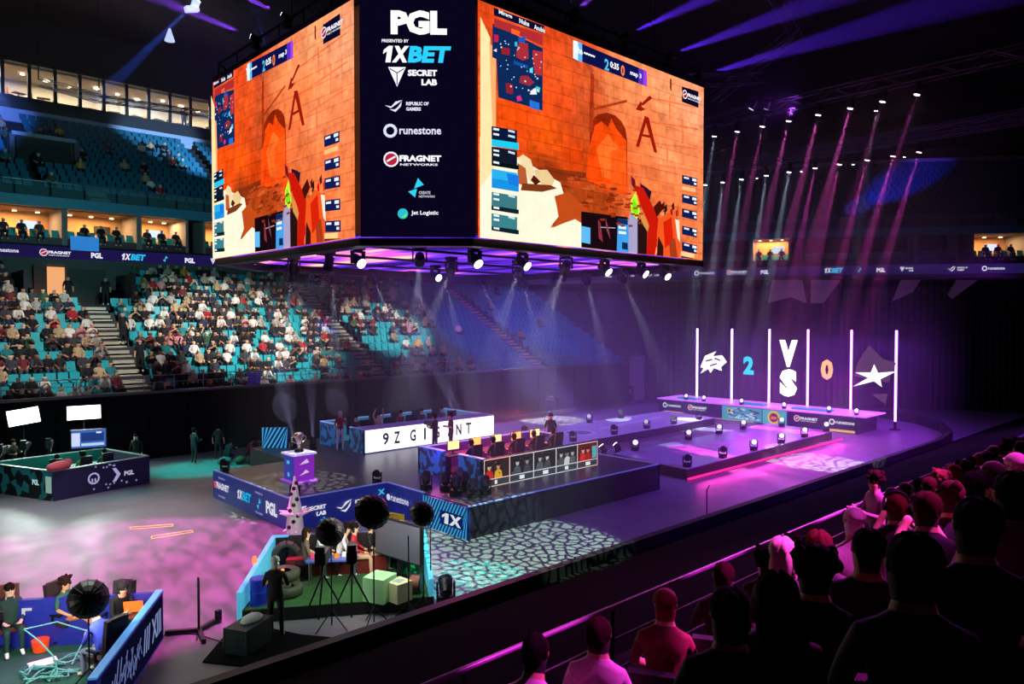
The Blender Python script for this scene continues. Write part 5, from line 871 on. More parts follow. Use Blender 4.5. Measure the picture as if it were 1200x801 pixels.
def hair_mesh(kind, hc, style):
    k = (kind, style)
    if k in HAIR: return HAIR[k]
    c = V(hc)+V((0, -.022, .012)); b = MB()
    if style == 'short': b.ball(c, (.101, .107, .104), 26, 10, 0, -.62, 1); b.ball(c+V((0, -.045, -.05)), (.078, .055, .075), 16, 8)
    if style == 'long':
        b.ball(c, (.105, .11, .108), 26, 10, 0, -.6, 1)
        b.ball(c+V((0, -.055, -.12)), (.105, .062, .2), 26, 10)
    if style == 'bun': b.ball(c, (.099, .104, .102), 14, 8, 0, -.72, 1); b.ball(c+V((0, -.1, .07)), .045, 8, 5)
    if style == 'curly':
        b.ball(c+V((0, -.01, .01)), (.115, .118, .118), 12, 6, 0, -.6, 1)
        for i in range(16): a_ = i*2.4; b.ball(c+V((.1*math.cos(a_), .1*math.sin(a_)-.01, .02+.07*math.sin(i*1.7))), .04, 6, 4)
    if style == 'hood': b.ball(c+V((0, -.01, -.01)), (.125, .135, .14), 12, 6, 0, -.6, 1); b.ball(c+V((0, -.05, -.13)), (.13, .1, .08), 10, 5)
    if style in ('cap', 'cap_back'):
        b.ball(c, (.102, .11, .104), 14, 6, 0, -.05, 1); b.ball(c+V((0, -.04, -.05)), (.08, .06, .07), 10, 6); s = 1 if style == 'cap' else -1; b.prism([(c.x-.08, c.y+s*.08), (c.x+.08, c.y+s*.08), (c.x+.06, c.y+s*.18), (c.x-.06, c.y+s*.18)], c.z+.005, c.z+.02)
    if style == 'headset':
        for q in (-1, 1): b.cyl((c.x+q*.09, c.y+.01, c.z-.02), (c.x+q*.125, c.y+.01, c.z-.02), .045, n=10)
        b.tube([(c.x+.115*math.cos(t), c.y+.01, c.z+.02+.115*math.sin(t)) for t in [PI*i/8 for i in range(9)]], .014, 5)
    if style in ('short', 'long', 'bun', 'curly'):   # strand ridges
        rh = random.Random(len(b.v)); amp = [rh.uniform(.88, 1.1) for _ in range(97)]
        nv = []
        for v_ in b.v:
            d_ = V(v_)-c; th = int((math.atan2(d_.y, d_.x)+PI)*7.5)
            f_ = amp[th % 97]*rh.uniform(.97, 1.03); nv.append(tuple(c+V((d_.x*f_, d_.y*f_, d_.z*(1 if d_.z < 0 else f_)))))
        b.v = nv
    HAIR[k] = b.mesh({'cap': 'cap', 'cap_back': 'cap', 'hood': 'hood', 'headset': 'headset'}.get(style, 'hair'), None); return HAIR[k]
FACE = {}
def face_mesh(kind, hc):
    if kind in FACE: return FACE[kind]
    c = V(hc); b = MB()
    for q in (-1, 1): b.ball(c+V((q*.032, .078, -.012)), .011, 6, 4, 1); b.ball(c+V((q*.086, 0, -.02)), (.012, .02, .03), 6, 4, 0)
    b.add([c+V(p) for p in ((-.012, .08, -.005), (.012, .08, -.005), (0, .105, -.045), (-.016, .082, -.052), (.016, .082, -.052))], [(0, 1, 2), (0, 2, 3), (1, 4, 2), (3, 2, 4)], 0)
    b.box(c+V((0, .08, -.075)), (.045, .012, .009), 2); FACE[kind] = b.mesh('face', [mat('skin face', 'c89878', .6), M_black, mat('lips', '9a4a44', .5)]); return FACE[kind]
SK = ['d8a888', 'c08a68', 'e0b898', '8a5a40']; HC = ['1c1410', '2e1e14', '0e0c0c', '5a3a22']
def person(label, loc, rz, kind='sit', top='222228', legs='1a1c24', skin='d0a080', hair='1c1410', shoes='d8d8d8', style=None, lod=1, group=None, short=True, shorts=False, cat='person', extra=None, ecol='222228', face=False):
    me = body(kind, lod, short, shorts); o = link('person', me, None, loc, (0, 0, rz)); tag(o, label, cat, group)
    for i, c in enumerate((skin, top, legs, shoes, hair)): o.material_slots[i].link = 'OBJECT'; o.material_slots[i].material = cloth(c)
    hc = pose_joints(kind)['h1'][0]
    for st, c in ((style, hair), (extra, ecol)):
        if st:
            hm_ = mat('hair '+c, c, .95, noise=.5, nscale=70, bump=1, spec=.08) if st in ('short', 'long', 'bun', 'curly') else mat('knit '+c, c, .8, noise=.2, nscale=60, bump=.5)
            hm = hair_mesh(kind, hc, st); h = link(hm.name.split('.')[0], hm, o)
            if not hm.materials: hm.materials.append(None)
            h.material_slots[0].link = 'OBJECT'; h.material_slots[0].material = hm_
    if face: link('face', face_mesh(kind, hc), o)
    return o
# ---------------------------------------------------------------- far stand spectators
TOPS = [('e8e4dc', 'white', 9), ('14141a', 'black', 15), ('3a3c44', 'dark grey', 4), ('a8a49c', 'light grey', 4), ('b02430', 'red', 2), ('6a1c28', 'maroon', 2), ('24324e', 'navy', 3), ('b8a078', 'beige', 3), ('1a7a80', 'teal', 1), ('d8a030', 'yellow', 1), ('d89098', 'pink', 1), ('34583c', 'green', 1)]
WT = [t[2] for t in TOPS]
KN = ['sit', 'sit', 'sit', 'sit_lean', 'sit_back', 'sit_phone', 'sit_clap', 'sit_up', 'sit_cross']; KW = [4, 3, 3, 4, 3, 2, 2, .5, 1]
occ = [q for q in SPOTS if OCC[q]]; occ.sort(key=lambda q: (q[0]-4)**2*.55+q[1]**2); nearp = occ[:185]; crowd = MB()
SV = {}
for n_, q in enumerate(occ):
    c, cn, _ = R.choices(TOPS, WT)[0]; kd = R.choices(KN, KW)[0]; sh = R.random() < .5; sk_ = R.choice(SK); ha = R.choice(HC); lg = R.choice(['1a1c24', '20242e', '3a3a3e', '2a3a5a', '16161a']); rz = PI+R.uniform(-.2, .2)
    loc = (q[0], q[1]-.02, q[2]+.0)
    if n_ < 185:
        person(f'spectator in {cn}, {ORD[q[3]]} row up, {NUM[q[5]]} seat from left {SECT[q[4]][2]}', (loc[0], loc[1]+.25, loc[2]), rz, kd, c, lg, sk_, ha, R.choice(['d8d8d8', '222222']), None, 0, 'spectators in the far lower stand', sh)
    else:
        me = body(kd, 0, sh); k = (kd, sh)
        if k not in SV: SV[k] = ([v.co.copy() for v in me.vertices], [(tuple(p.vertices), p.material_index) for p in me.polygons])
        M = Matrix.Translation((loc[0], loc[1]+.25, loc[2])) @ Matrix.Rotation(rz, 4, 'Z'); pal = [lin(x) for x in (sk_, c, lg, '303030', ha)]; n0 = len(crowd.v)
        crowd.v += [tuple(M @ v) for v in SV[k][0]]
        for f, m in SV[k][1]: crowd.f.append(tuple(i+n0 for i in f)); crowd.m.append(0); crowd.c.append(pal[m]); crowd.smooth.append(True)
# sparse upper deck and walkway figures
for _ in range(46):
    d, z = R.choice(UD[1:11]); x = R.uniform(6, 26) if R.random() < .8 else R.uniform(26, 50); k = ('sit', True); me = body('sit', 0, True)
    if k not in SV: SV[k] = ([v.co.copy() for v in me.vertices], [(tuple(p.vertices), p.material_index) for p in me.polygons])
    M = Matrix.Translation((x, 54+d+.3, z)) @ Matrix.Rotation(PI, 4, 'Z'); pal = [lin(y) for y in (R.choice(SK), R.choice(TOPS)[0], '1a1c24', '303030', '1c1410')]; n0 = len(crowd.v)
    crowd.v += [tuple(M @ v) for v in SV[k][0]]
    for f, m in SV[k][1]: crowd.f.append(tuple(i+n0 for i in f)); crowd.m.append(0); crowd.c.append(pal[m]); crowd.smooth.append(True)
tag(crowd.build('spectators', printed('crowd clothing', .8)), 'remaining seated spectators higher up the far stand', 'crowd', None, 'stuff')
# people moving on the stairs and standing at rails of the far stand
for i, (x, y, z, c, lb) in enumerate([(12.9, 40.5, 2.62, '3a4230', 'person in olive clothes standing at the foot of the doorway stairs'), (12.8, 43.2, 4.2, '14141a', 'person in black halfway up the doorway stairs, lower one'), (12.7, 45.9, 5.7, '14141a', 'person in black halfway up the doorway stairs, upper one'), (11.3, 52.0, 7.95, '0c0c10', 'dark silhouette standing before the bright doorway'), (13.3, 51.6, 7.95, '101014', 'dark person standing right of the bright doorway'), (27.9, 48.4, 6.9, '1c1c22', 'person in black standing on the bright stairs')]):
    person(lb, (x, y, z), PI+R.uniform(-.5, .5), 'stand', c, '1a1c20', lod=0, group=None)
o = MB().box((0, 0, .4), (.75, .02, .7)).build('shirt_banner', mat('violet shirt', '6a50e0', .7), None, (17.9, 40.32, 3.3)); tag(o, 'violet shirt hung over the front rail of the far stand', 'clothing')
# suite guests
for sdist, k in SU:
    for j in range(3):
        x, y, a, nr = along(sdist-1.0+j*.95); person(f'dark-clothed guest seated in the suite front, {NUM[j]} of three, suite {NUM[min(k,30)]} along', (x+nr.x*.75, y+nr.y*.75, 11.95), a+PI, 'sit', R.choice(['14141a', '2a2c34', '3a3c44']), lod=0, group='suite guests')
person('dark figure standing behind the rightmost visible top-left window', (24.0, 67.9, 23.9), PI, 'stand', '14141a', lod=0)
# ================================================================ STAGE PEOPLE
P = person
for i in range(5):
    P(f'player with headset at the face camera booth, {NUM[i]} seat from the left', (18.0+i*1.12, 21.3, 1.05), 0, 'sit_type', '1c1624', '14141a', style='short', extra='headset', group='players in the near booth', short=True)
    P(f'player behind the white sign, {NUM[i]} seat from the left', (18.8+i*1.3, 31.1, 1.05), PI, 'sit_up' if i == 1 else 'sit_type', ['3a3040', 'd8a888', '7a3a40', '2a3040', '384050'][i], '14141a', style='short', group='players in the sign booth')
P('coach in dark clothes standing at the right end of the face camera booth', (23.9, 22.9, 1.05), PI*.8, 'stand', '1a1c30', '14141a', style='short')
P('person in red shirt and white trousers standing at the left booth panel gap', (17.35, 29.95, 1.05), PI*.9, 'stand_hold', '8a2028', 'e8e8f0', 'c8a080', 'b0b0b0', style='short')
P('camera operator in black in front of the white sign, left one', (20.0, 26.3, 1.05), .4, 'stand_hold', '14122a', '14122a', style='short'); P('camera operator in black in front of the white sign, right one', (20.75, 26.1, 1.05), 1.2, 'stand_hold', '1c1230', '1a1030', style='short')
cm = thing('shoulder_camera', 'black broadcast camera held by the left operator', 'camera', (20.02, 26.65, 2.35)); MB().box((0, 0, 0), (.16, .42, .2)).build('body', M_black, cm); MB().cyl((0, .2, 0), (0, .42, 0), .07, .09, 10).build('lens', M_black, cm)
P('dark person standing far right below the pale curtain', (50.2, 38.6, 0), PI, 'stand', '2a1a40', '1a1430', lod=0)
o = MB().prism([(50.8, 39.3), (51.1, 39.5), (53.2, 39.5), (52.6, 39.3)], 0, 3.9).build('pale_curtain', mat('pale curtain', '8a8094', .8)); tag(o, 'pale hanging curtain at the far right corner of the floor', 'curtain')
# broadcast camera beyond the far catwalk
def tripod_cam(label, p, rz, h=1.35, group=None, col=M_black):
    t = thing('broadcast_camera', label, 'camera', p, rz, group)
    for i in range(3): a_ = i*2*PI/3+.5; MB().cyl((0, 0, h-.25), (.45*math.cos(a_), .45*math.sin(a_), .01), .025, .02, 6).build('leg', M_dark, t)
    MB().cyl((0, 0, h-.3), (0, 0, h), .05, n=8).box((0, 0, h), (.2, .25, .06)).build('head_mount', M_dark, t); MB().box((0, 0, h+.16), (.24, .6, .28)).box((0, -.25, h+.38), (.2, .14, .14)).build('body', col, t); MB().cyl((0, .3, h+.16), (0, .62, h+.16), .1, .12, 12).build('lens', M_black, t); MB().tube([(.1, -.3, h+.05), (.14, -.7, h-.1)], .015, 5).build('pan_handle', M_dark, t); return t
tripod_cam('teal-lit broadcast camera on tripod on the leaf-patterned light patch', (37.1, 35.6, 0), PI+.6, 1.4, None, mat('camera shell', '6a8088', .4))
# ================================================================ PANEL LIGHTS, CASTER BOX
for i, (x, y, rz, w_, h_) in enumerate([(8.95, 38.6, .55, 1.35, .62), (6.6, 38.8, .55, 1.2, .68)]):
    t = thing('panel_light', ['bright white rectangular panel light on a stand, right one', 'bright tilted panel light on a stand at the left edge'][i], 'lamp', (x, y, 0), -.15 if i == 0 else .0)
    MB().cyl((0, 0, .05), (0, 0, 2.5), .025, n=6).build('pole', M_dark, t)
    for j in range(3): MB().cyl((0, 0, .5), (.4*math.cos(j*2.1), .4*math.sin(j*2.1), .02), .015, n=5).build('leg', M_dark, t)
    lz = 2.72; fr_ = MB().box((0, 0, lz), (w_+.06, .1, h_+.06), rx=-.15 if i else -.05, ry=0 if i == 0 else -.12).build('housing', M_black, t); MB().box((0, -.06, lz), (w_, .02, h_), rx=-.15 if i else -.05, ry=0 if i == 0 else -.12).build('diffuser', glow('panel diffuser', 'f0fff8', 5), t)
    area((x, y-.2, 2.7), (x+.2, 34.5, .6), (.8, 1, .92), 170, w_, h_)
cx = thing('caster_booth', 'dark printed commentator booth with white skull and arrow marks on its front', 'booth', (6.5, 32.8, 0))
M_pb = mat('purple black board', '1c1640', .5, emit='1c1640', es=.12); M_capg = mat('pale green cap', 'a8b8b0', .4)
wallseg(cx, 'front_panel', (6.5, 32.8), (10.3, 33.75), 0, 1.15, .1, M_pb, M_capg); wallseg(cx, 'side_panel', (4.9, 36.6), (6.5, 32.8), 0, 1.15, .1, confetti('teal black board', '0a1418', '1c7a80', 3, .62, .1), M_capg)
wallseg(cx, 'side_panel', (10.3, 33.75), (9.4, 37.2), 0, 1.15, .1, M_pb, M_capg); wallseg(cx, 'back_panel', (9.4, 37.2), (4.9, 36.6), 0, 1.15, .1, mat('teal inside', '1a8a80', .5), M_capg)
cv = Canvas((6.5, 32.8, 0), (3.8, .95, 0), (0, 0, 1), .001); cv.k = 5
cv.ring('b8b0e0', '1c1640', 1.55, .62, .24, .07); cv.rect('b8b0e0', 1.46, .48, 1.52, .62); cv.rect('b8b0e0', 1.58, .48, 1.64, .62)
cv.poly('b8b0e0', [(2.3, .9), (2.45, .9), (2.65, .62), (2.45, .34), (2.3, .34), (2.48, .62)]); cv.text('c8c0e8', 'PGL', 2.8, .5, .2, .42, bold=.05)
for _ in range(16): x = rs.uniform(1.1, 3.4); y = rs.choice([rs.uniform(.1, .3), rs.uniform(.9, 1.05)]); cv.rect('9088c0', x, y, x+.07, y+.07)
cv.build('front_print', M_printlit, cx)
cv = Canvas((4.9, 36.6, 0), (1.6, -3.8, 0), (0, 0, 1), .001); cv.k = 5; cv.text('b0e0e0', 'PGL', 2.9, .55, .22, .4, bold=.05); cv.rect('90b0a8', 3.7, .3, 4.05, .95); cv.build('side_print', M_printlit, cx)
area((7.6, 34.6, 3.6), (7.6, 35, .6), (.1, 1, .75), 45, 2, 2)
tv = thing('television', 'blue-white television screen above the commentators', 'television', (8.9, 37.6, 0), -.25); MB().box((0, 0, 1.62), (1.45, .08, .85)).build('case', M_black, tv); MB().cyl((0, .05, 0), (0, .05, 1.3), .04).box((0, .05, .02), (.7, .5, .04)).build('stand', M_dark, tv)
c_ = Canvas((0, 0, 0), (1, 0, 0), (0, 0, 1), .001); c_.k = 50
c_.rect('4060b0', -.68, 1.22, .68, 2.02); c_.rect('c0d0f0', -.68, 1.3, -.35, 1.9); c_.rect('203878', -.3, 1.5, .6, 1.9); c_.rect('e0e8ff', .3, 1.85, .5, 1.92); c_.rect('a8d0e8', -.3, 1.3, .6, 1.42); M_ = c_.mb.build('picture', display('tv picture', 1.1)); M_.parent = tv
for i, (x, y, c) in enumerate([(7.15, 35.3, '2a4038'), (8.1, 35.2, '8ab048'), (9.0, 35.5, '1c5a58')]):
    P(['commentator in dark hoodie, leftmost in the printed booth', 'commentator in lime top, middle of the printed booth', 'commentator in teal top, right in the printed booth'][i], (x, y, .0), PI*.05 if i else -.3, 'sit', c, style='short' if i != 1 else 'curly', hair='1a2018', short=False)
    gchair(f'dark chair under a commentator, {NUM[i]} from the left', (x, y-.02, 0), PI*.05 if i else -.3, 'commentator chairs')
tb = thing('desk', 'low table with laptop in the commentator booth', 'table', (8.3, 36.2, 0), .2); MB().box((0, 0, .72), (2.2, .6, .05)).build('tabletop', mat('light table', '88a8a0', .5), tb)
for x in (-1, 1): MB().box((x, 0, .35), (.05, .5, .7)).build('leg', M_dark, tb)
o = MB().ball((0, 0, .18), (.55, .3, .2), 10, 6, 0, -.6).ball((.4, 0, .25), (.2, .2, .16), 8, 5).build('crumpled_jacket', mat('pink jacket', 'c04858', .8, bump=.6, nscale=9)); o.location = (6.75, 33.0, 1.13); o.rotation_euler = (0, 0, .6); tag(o, 'pink and white jacket lying over the near corner of the commentator booth', 'clothing')
P('dark-clothed person standing at the right end of the commentator booth', (10.6, 36.6, 0), PI*.8, 'stand', '101014', '101014', style='short', short=False)
for i, (x, y) in enumerate([(5.6, 37.5), (6.5, 38.0), (7.4, 37.9)]):
    tripod_cam('black camera on tripod behind the commentator booth, '+['left', 'middle', 'right'][i]+' one', (x, y, 0), -.5+i*.1, 1.35, 'cameras behind the commentator booth')
    if i < 2: P(f'crew member in black behind the {["left","middle"][i]} booth camera', (x-.35, y+.55, 0), -2.6, 'stand_hold', '16161a', '141418', style='short', short=False)
# crew between the wall and the stage
for i, (x, y, rz, kd, c, lb) in enumerate([(13.2, 36.6, -1.2, 'stand_hold', '101820', 'stagehand in black bending at the teal-lit floor'), (14.5, 36.9, -.6, 'stand', '1a1a22', 'stagehand in grey standing by the dark wall, cap lit'), (14.6, 36.0, -1.0, 'crouch', '14141c', 'crouching stagehand in black, left one'), (15.5, 35.8, -2.0, 'crouch', 'a03048', 'crouching stagehand in red shirt'), (16.2, 35.6, -2.4, 'crouch', '241830', 'crouching stagehand in purple light by the cases')]):
    P(lb, (x, y, 0), rz, kd, c, '14141a', style='short', short=i != 0)
for i in range(3):
    t = thing('flight_case', 'purple-lit flight case in the row behind the podium, '+['front', 'middle', 'rear'][i]+' one', 'case', (15.9+.3*i, 34.6-.05*i+ i*.55, 0), .1, 'flight cases'); hh = .45+.25*i; MB().box((0, 0, hh/2), (1.2, .5, hh)).build('shell', mat('case shell', '3a2050', .5), t)  # purple light is put into the shell colour
    for q in (-1, 1): MB().box((q*.58, -.23, hh/2), (.05, .06, hh+.01)).build('corner_rail', M_steel, t)
for i, (x, y) in enumerate([(14.2, 35.4), (14.9, 35.2), (15.3, 34.9)]):
    t = thing('equipment_bag', ['grey equipment bag left of the crouching crew', 'olive equipment bag between the crouching crew', 'dark equipment bag right of the crouching crew'][i], 'bag', (x, y, 0), i*.5); MB().ball((0, 0, .2), (.35, .22, .22), 10, 6, 0, -.85).build('sack', mat(['grey bag', 'olive bag', 'dark bag'][i], ['5a5a60', '4a4e30', '202024'][i], .8, bump=.4), t); MB().tube([(-.2, 0, .38), (0, 0, .5), (.2, 0, .38)], .015).build('strap', M_black, t)
# ================================================================ WHITE SPOTTED SCULPTURE, YELLOW BOX, HOOK POST
t = thing('spotted_sculpture', 'tall white star-shaped sculpture with dark round spots beside the stage corner', 'sculpture', (10.85, 21.55, 0))
MW = mat('white sculpture', 'f0f0f4', .5); mb = MB()
mb.cyl((0, 0, .35), (0, 0, 1.1), .3, .22, 8).cyl((0, 0, 1.1), (0, 0, 2.1), .22, .03, 8)
for a_ in range(0, 360, 45): mb.cyl((0, 0, .85), (.5*math.cos(math.radians(a_)), .5*math.sin(math.radians(a_)), 1.0), .13, .02, 6); mb.cyl((0, 0, .5), (.36*math.cos(math.radians(a_+22)), .36*math.sin(math.radians(a_+22)), .38), .12, .02, 6)
mb.build('body', MW, t); MB().cyl((0, 0, 0), (0, 0, .36), .2, .26, 8).build('pedestal', MW, t)
for i in range(9): a_ = 3.6+(i % 3)*.5; z = .55+.17*i; r_ = max(.06, .29-.13*(i/8)); MB().ball((r_*math.cos(a_), r_*math.sin(a_), z), .065, 8, 4).build('spot', M_black, t)
t = thing('yellow_box', 'yellow foam wedge lying against the blue stage fascia', 'box', (14.3, 21.3, 0), .3); MB().prism([(-.4, -.25), (.4, -.25), (.4, .25), (-.4, .25)], 0, [.45, .25, .25, .45]).build('wedge', mat('yellow foam', 'd8b020', .7, bump=.2), t)
t = thing('hook_post', 'thin grey post with a short bent top on the floor near the dark barrier', 'post', (22.98, 14.32, 0)); MB().tube([(0, 0, 0), (0, 0, .95), (.25, .05, 1.08)], .025, 6).build('post_tube', M_steel, t); MB().cyl((0, 0, 0), (0, 0, .03), .15, n=10).build('foot', M_dark, t)
# ================================================================ SHOW BOOTH near the centre bottom
BZ = .3
bt = thing('show_booth', 'open show booth with cyan walls and green floor in front of the stage', 'booth', (9.5, 16.6, 0))
def loc_(p): return (p[0]-9.5, p[1]-16.6)
M_cy = mat('cyan booth wall', '5cc8e0', .4, emit='48b0d8', es=.45); M_grn = mat('green shag floor', '2c5a2a', .95, noise=.5, nscale=5, bump=1)  # cyan walls and their caps get an added glow
QN = [(6.9, 16.6), (10.75, 14.2), (12.2, 16.5), (8.85, 18.9)]
MB().prism([loc_(p) for p in QN], .02, BZ).build('platform', M_black, bt); MB().prism([loc_(p) for p in QN], BZ, BZ+.02).build('carpet', M_grn, bt)
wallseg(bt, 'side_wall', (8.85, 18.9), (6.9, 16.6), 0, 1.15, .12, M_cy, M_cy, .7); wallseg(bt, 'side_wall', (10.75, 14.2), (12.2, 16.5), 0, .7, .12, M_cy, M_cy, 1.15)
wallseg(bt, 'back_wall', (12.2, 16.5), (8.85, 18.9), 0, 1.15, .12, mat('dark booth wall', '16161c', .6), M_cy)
PZ = BZ+.02
MB().mm((0, 0, 0), (0.01, 0.01, .01))
t = thing('bench', 'long red-lit bench along the back wall of the show booth', 'bench', (9.95, 17.35, PZ), -.62); MB().box((0, 0, .22), (2.6, .45, .44)).build('seat', mat('red bench', '6a1410', .6), t); MB().box((0, .26, .6), (2.6, .1, .7)).build('backrest', mat('dark bench back', '1c1014', .6), t)
t = thing('low_table', 'round-cornered table covered with colourful items in the show booth', 'table', (9.45, 16.75, PZ), -.62); MB().box((0, 0, .62), (1.25, .5, .05)).build('tabletop', mat('violet tabletop', '5060b8', .4), t)
for x in (-.55, .55):
    for y in (-.2, .2): MB().cyl((x, y, 0), (x, y, .6), .02, n=6).build('leg', M_steel, t)
for i, c in enumerate(['e04060', 'f0e0a0', '40a0e0', 'e08030', 'e8e8f0', '8a50d0']):
    a_ = -.62; x, y = -.5+i*.2, R.uniform(-.12, .12); o = MB().box((0, 0, .05), (.13, .1, .1), rz=i).build('snack_box', mat('snack '+c, c, .5), None, (9.45+x*math.cos(a_)-y*math.sin(a_), 16.75+x*math.sin(a_)+y*math.cos(a_), PZ+.645)); tag(o, ['red', 'cream', 'blue', 'orange', 'white', 'violet'][i]+' small box on the show booth table', 'box')
for i, (x, y, rz, kd, top, legs, hair, st, sh, shs, lb) in enumerate([
    (9.05, 17.45, -1.9, 'sit', '6a5a48', '1aa8a0', '2a1c14', 'long', True, False, 'person in teal trousers at the left end of the show booth bench'),
    (9.5, 17.5, -2.2, 'sit', 'e8f0ec', '1c1c22', '2a2018', 'short', True, False, 'person in white shirt second from left on the show booth bench'),
    (9.86, 17.25, -2.2, 'sit_lean', 'e8d8dc', '3a2028', '1c1410', 'short', True, False, 'person in pale pink shirt leaning over the show booth table'),
    (10.2, 17.0, -2.2, 'sit', 'c02438', 'd8a888', '1c1410', 'short', False, True, 'person in red jacket on the show booth bench'),
    (10.65, 16.85, -2.3, 'sit_cross', '101014', 'd8a888', '3a2a1c', 'short', True, True, 'person in black dress with crossed bare legs'),
    (11.35, 16.45, 2.7, 'sit_type', '14181c', '1c1c22', 'c8b088', 'short', True, False, 'blond person in black tee at the right end of the show booth')]):
    P(lb, (x, y, PZ-.08), rz, kd, top, legs, 'e0b090', hair, 'e8e8e8', st, 1, None, sh, shs, face=True)
    if i in (0, 5):
        s_ = thing('stool', ['stool under the person in teal trousers', 'stool under the blond person'][i == 5], 'stool', (x, y, PZ)); MB().cyl((0, 0, .36), (0, 0, .42), .2, n=12).build('seat', M_dark, s_); MB().cyl((0, 0, 0), (0, 0, .36), .04, n=6).cyl((0, 0, 0), (0, 0, .02), .17, n=10).build('column', M_dark, s_)
# lime green glow and lights
area((9.5, 16.2, 3.4), (9.6, 16.8, .4), (.95, 1, .75), 38, 1.2, 1.2); area((8.2, 15.6, 2.4), (8.9, 17.2, .5), (.1, .9, .6), 10, .8, .8)
# big dark screen
t = thing('large_monitor', 'large grey monitor on a stand inside the show booth right wall', 'monitor', (10.75, 15.7, PZ), -1.45); MB().box((0, 0, 1.05), (1.75, .08, 1.0), ry=0).build('case', M_black, t)
MB().box((0, -.045, 1.05), (1.68, .01, .93)).build('screen', mat('dull screen', '50505c', .25, emit='4a4a58', es=.12), t); MB().cyl((0, .08, 0), (0, .08, 1.0), .04).box((0, .08, .02), (.8, .5, .04)).build('stand', M_dark, t)  # faint grey emission on the screen
# tyres
tyre_me = MB()
for i in range(24):
    a0, a1 = 2*PI*i/24, 2*PI*(i+1)/24
    prof = [(.16, -.09), (.20, -.11), (.30, -.12), (.35, -.09), (.36, 0), (.35, .09), (.30, .12), (.20, .11), (.16, .09)]
    vs = [(r_*math.cos(a), r_*math.sin(a), z) for a in (a0, a1) for r_, z in prof]; tyre_me.add(vs, [(j, j+1, j+10, j+9) for j in range(8)], 0, None, True)
M_ty = mat('olive rubber', '3c4230', .7, bump=.5, nscale=14); tm = tyre_me.mesh('tyre', M_ty); tm.name = 'tyre'
for i, (x, y, z) in enumerate([(8.35, 17.2, .12), (8.35, 17.2, .36), (8.75, 17.9, .12), (8.2, 16.75, .12)]):
    o = link('tyre', tm, None, (x, y, PZ+z), (0, 0, i)); tag(o, ['bottom tyre of the stack left of the table', 'top tyre of the stack left of the table', 'tyre lying in the back left corner of the booth', 'tyre lying nearest the cyan left wall'][i], 'tyre')
    o.scale = (1.1, 1.1, 1)
t = thing('arched_prop', 'dark curved prop arch in the back left corner of the show booth', 'prop', (8.95, 18.25, PZ), -.62); MB().tube([(.42*math.cos(PI*i/8), 0, .75*math.sin(PI*i/8)+.02) for i in range(9)], .09, 8).build('arch_tube', mat('olive prop', '3a4038', .7), t)
o = MB().ball((0, 0, 0), (.06, .1, .14), 8, 5).build('orange_lamp', glow('orange lamp', 'ff6a40', 2.5), None, (7.85, 17.75, .98)); tag(o, 'small glowing orange lamp fixed to the left booth wall', 'lamp')
o = MB().box((0, 0, 0), (.45, .05, .05), rz=.5).build('orange_bar', glow('orange bar', 'ff9a30', 2.0), None, (8.1, 17.0, PZ+.5)); tag(o, 'short glowing orange bar lying on the tyre stack', 'lamp')
for i, (x, y, h_) in enumerate([(7.45, 16.65, .62), (7.85, 16.7, .5)]):
    t = thing('blue_barrel', ['taller blue barrel by the left booth wall', 'shorter blue barrel right of the taller one'][i], 'barrel', (x, y, PZ)); MB().cyl((0, 0, 0), (0, 0, h_), .19, n=16).build('drum', mat('royal blue', '1830b0', .35), t)
    for z in (.02, h_*.5, h_-.02): MB().cyl((0, 0, z-.015), (0, 0, z+.015), .2, n=16).build('hoop', mat('blue hoop', '2848d0', .35), t)
for i, (x, y, s_, rz) in enumerate([(9.7, 14.95, .58, .4), (10.0, 14.6, .46, .1)]):
    t = thing('foam_cube', ['large pale green foam cube at the front of the booth', 'smaller pale cube with faint grey print beside the green cube'][i], 'cube', (x, y, PZ), rz); MB().box((0, 0, s_/2), (s_, s_, s_)).build('block', mat(['pale green foam', 'pale cream foam'][i], ['a0e0a0', 'd0d8a8'][i], .7), t)
    MB().box((0, 0, s_+.003), (s_*.5, s_*.5, .004), rz=.2).build('top_patch', mat(['patch a', 'patch b'][i], ['90d090', '90a8a8'][i], .7), t)
t = thing('cable_wheel', 'round reel of brown cable at the right front of the booth', 'reel', (10.55, 14.7, PZ), .8)
for q in (-1, 1): MB().cyl((0, q*.12, .25), (0, q*.15, .25), .25, n=16).build('flange', M_dark, t)
MB().cyl((0, -.12, .25), (0, .12, .25), .19, n=14).build('wound_cable', mat('brown cable', '7a4a38', .6, bump=.8, nscale=30), t)
# cameras and stands
tripod_cam('broadcast camera on black tripod at the front of the show booth, left one', (8.3, 15.15, PZ), -.7, 1.15, 'cameras at the show booth front'); tripod_cam('broadcast camera on black tripod at the front of the show booth, right one', (8.85, 14.8, PZ), -.55, 1.15, 'cameras at the show booth front')
def light_stand(name, label, p, h, group=None):
    t = thing(name, label, 'stand', p, R.uniform(0, 2), group); MB().cyl((0, 0, .1), (0, 0, h), .016, n=6).build('pole', M_black, t)
    for j in range(3): MB().cyl((0, 0, .45), (.4*math.cos(j*2.1), .4*math.sin(j*2.1), .01), .014, n=5).build('leg', M_black, t)
    return t
SBX = [((3.6, 15.45, 0), 1.78, 'black parabolic softbox over the bottom-left booth', .36), ((8.35, 14.85, 0), 2.25, 'smaller black parabolic softbox above the show booth, left of the largest', .33), ((9.15, 14.35, 0), 2.67, 'largest black parabolic softbox above the show booth', .415), ((10.4, 14.15, 0), 2.43, 'rightmost black parabolic softbox beside the striped board', .31), ((1.95, 15.75, 0), 1.7, 'black parabolic softbox cut by the left edge of the frame', .36)]
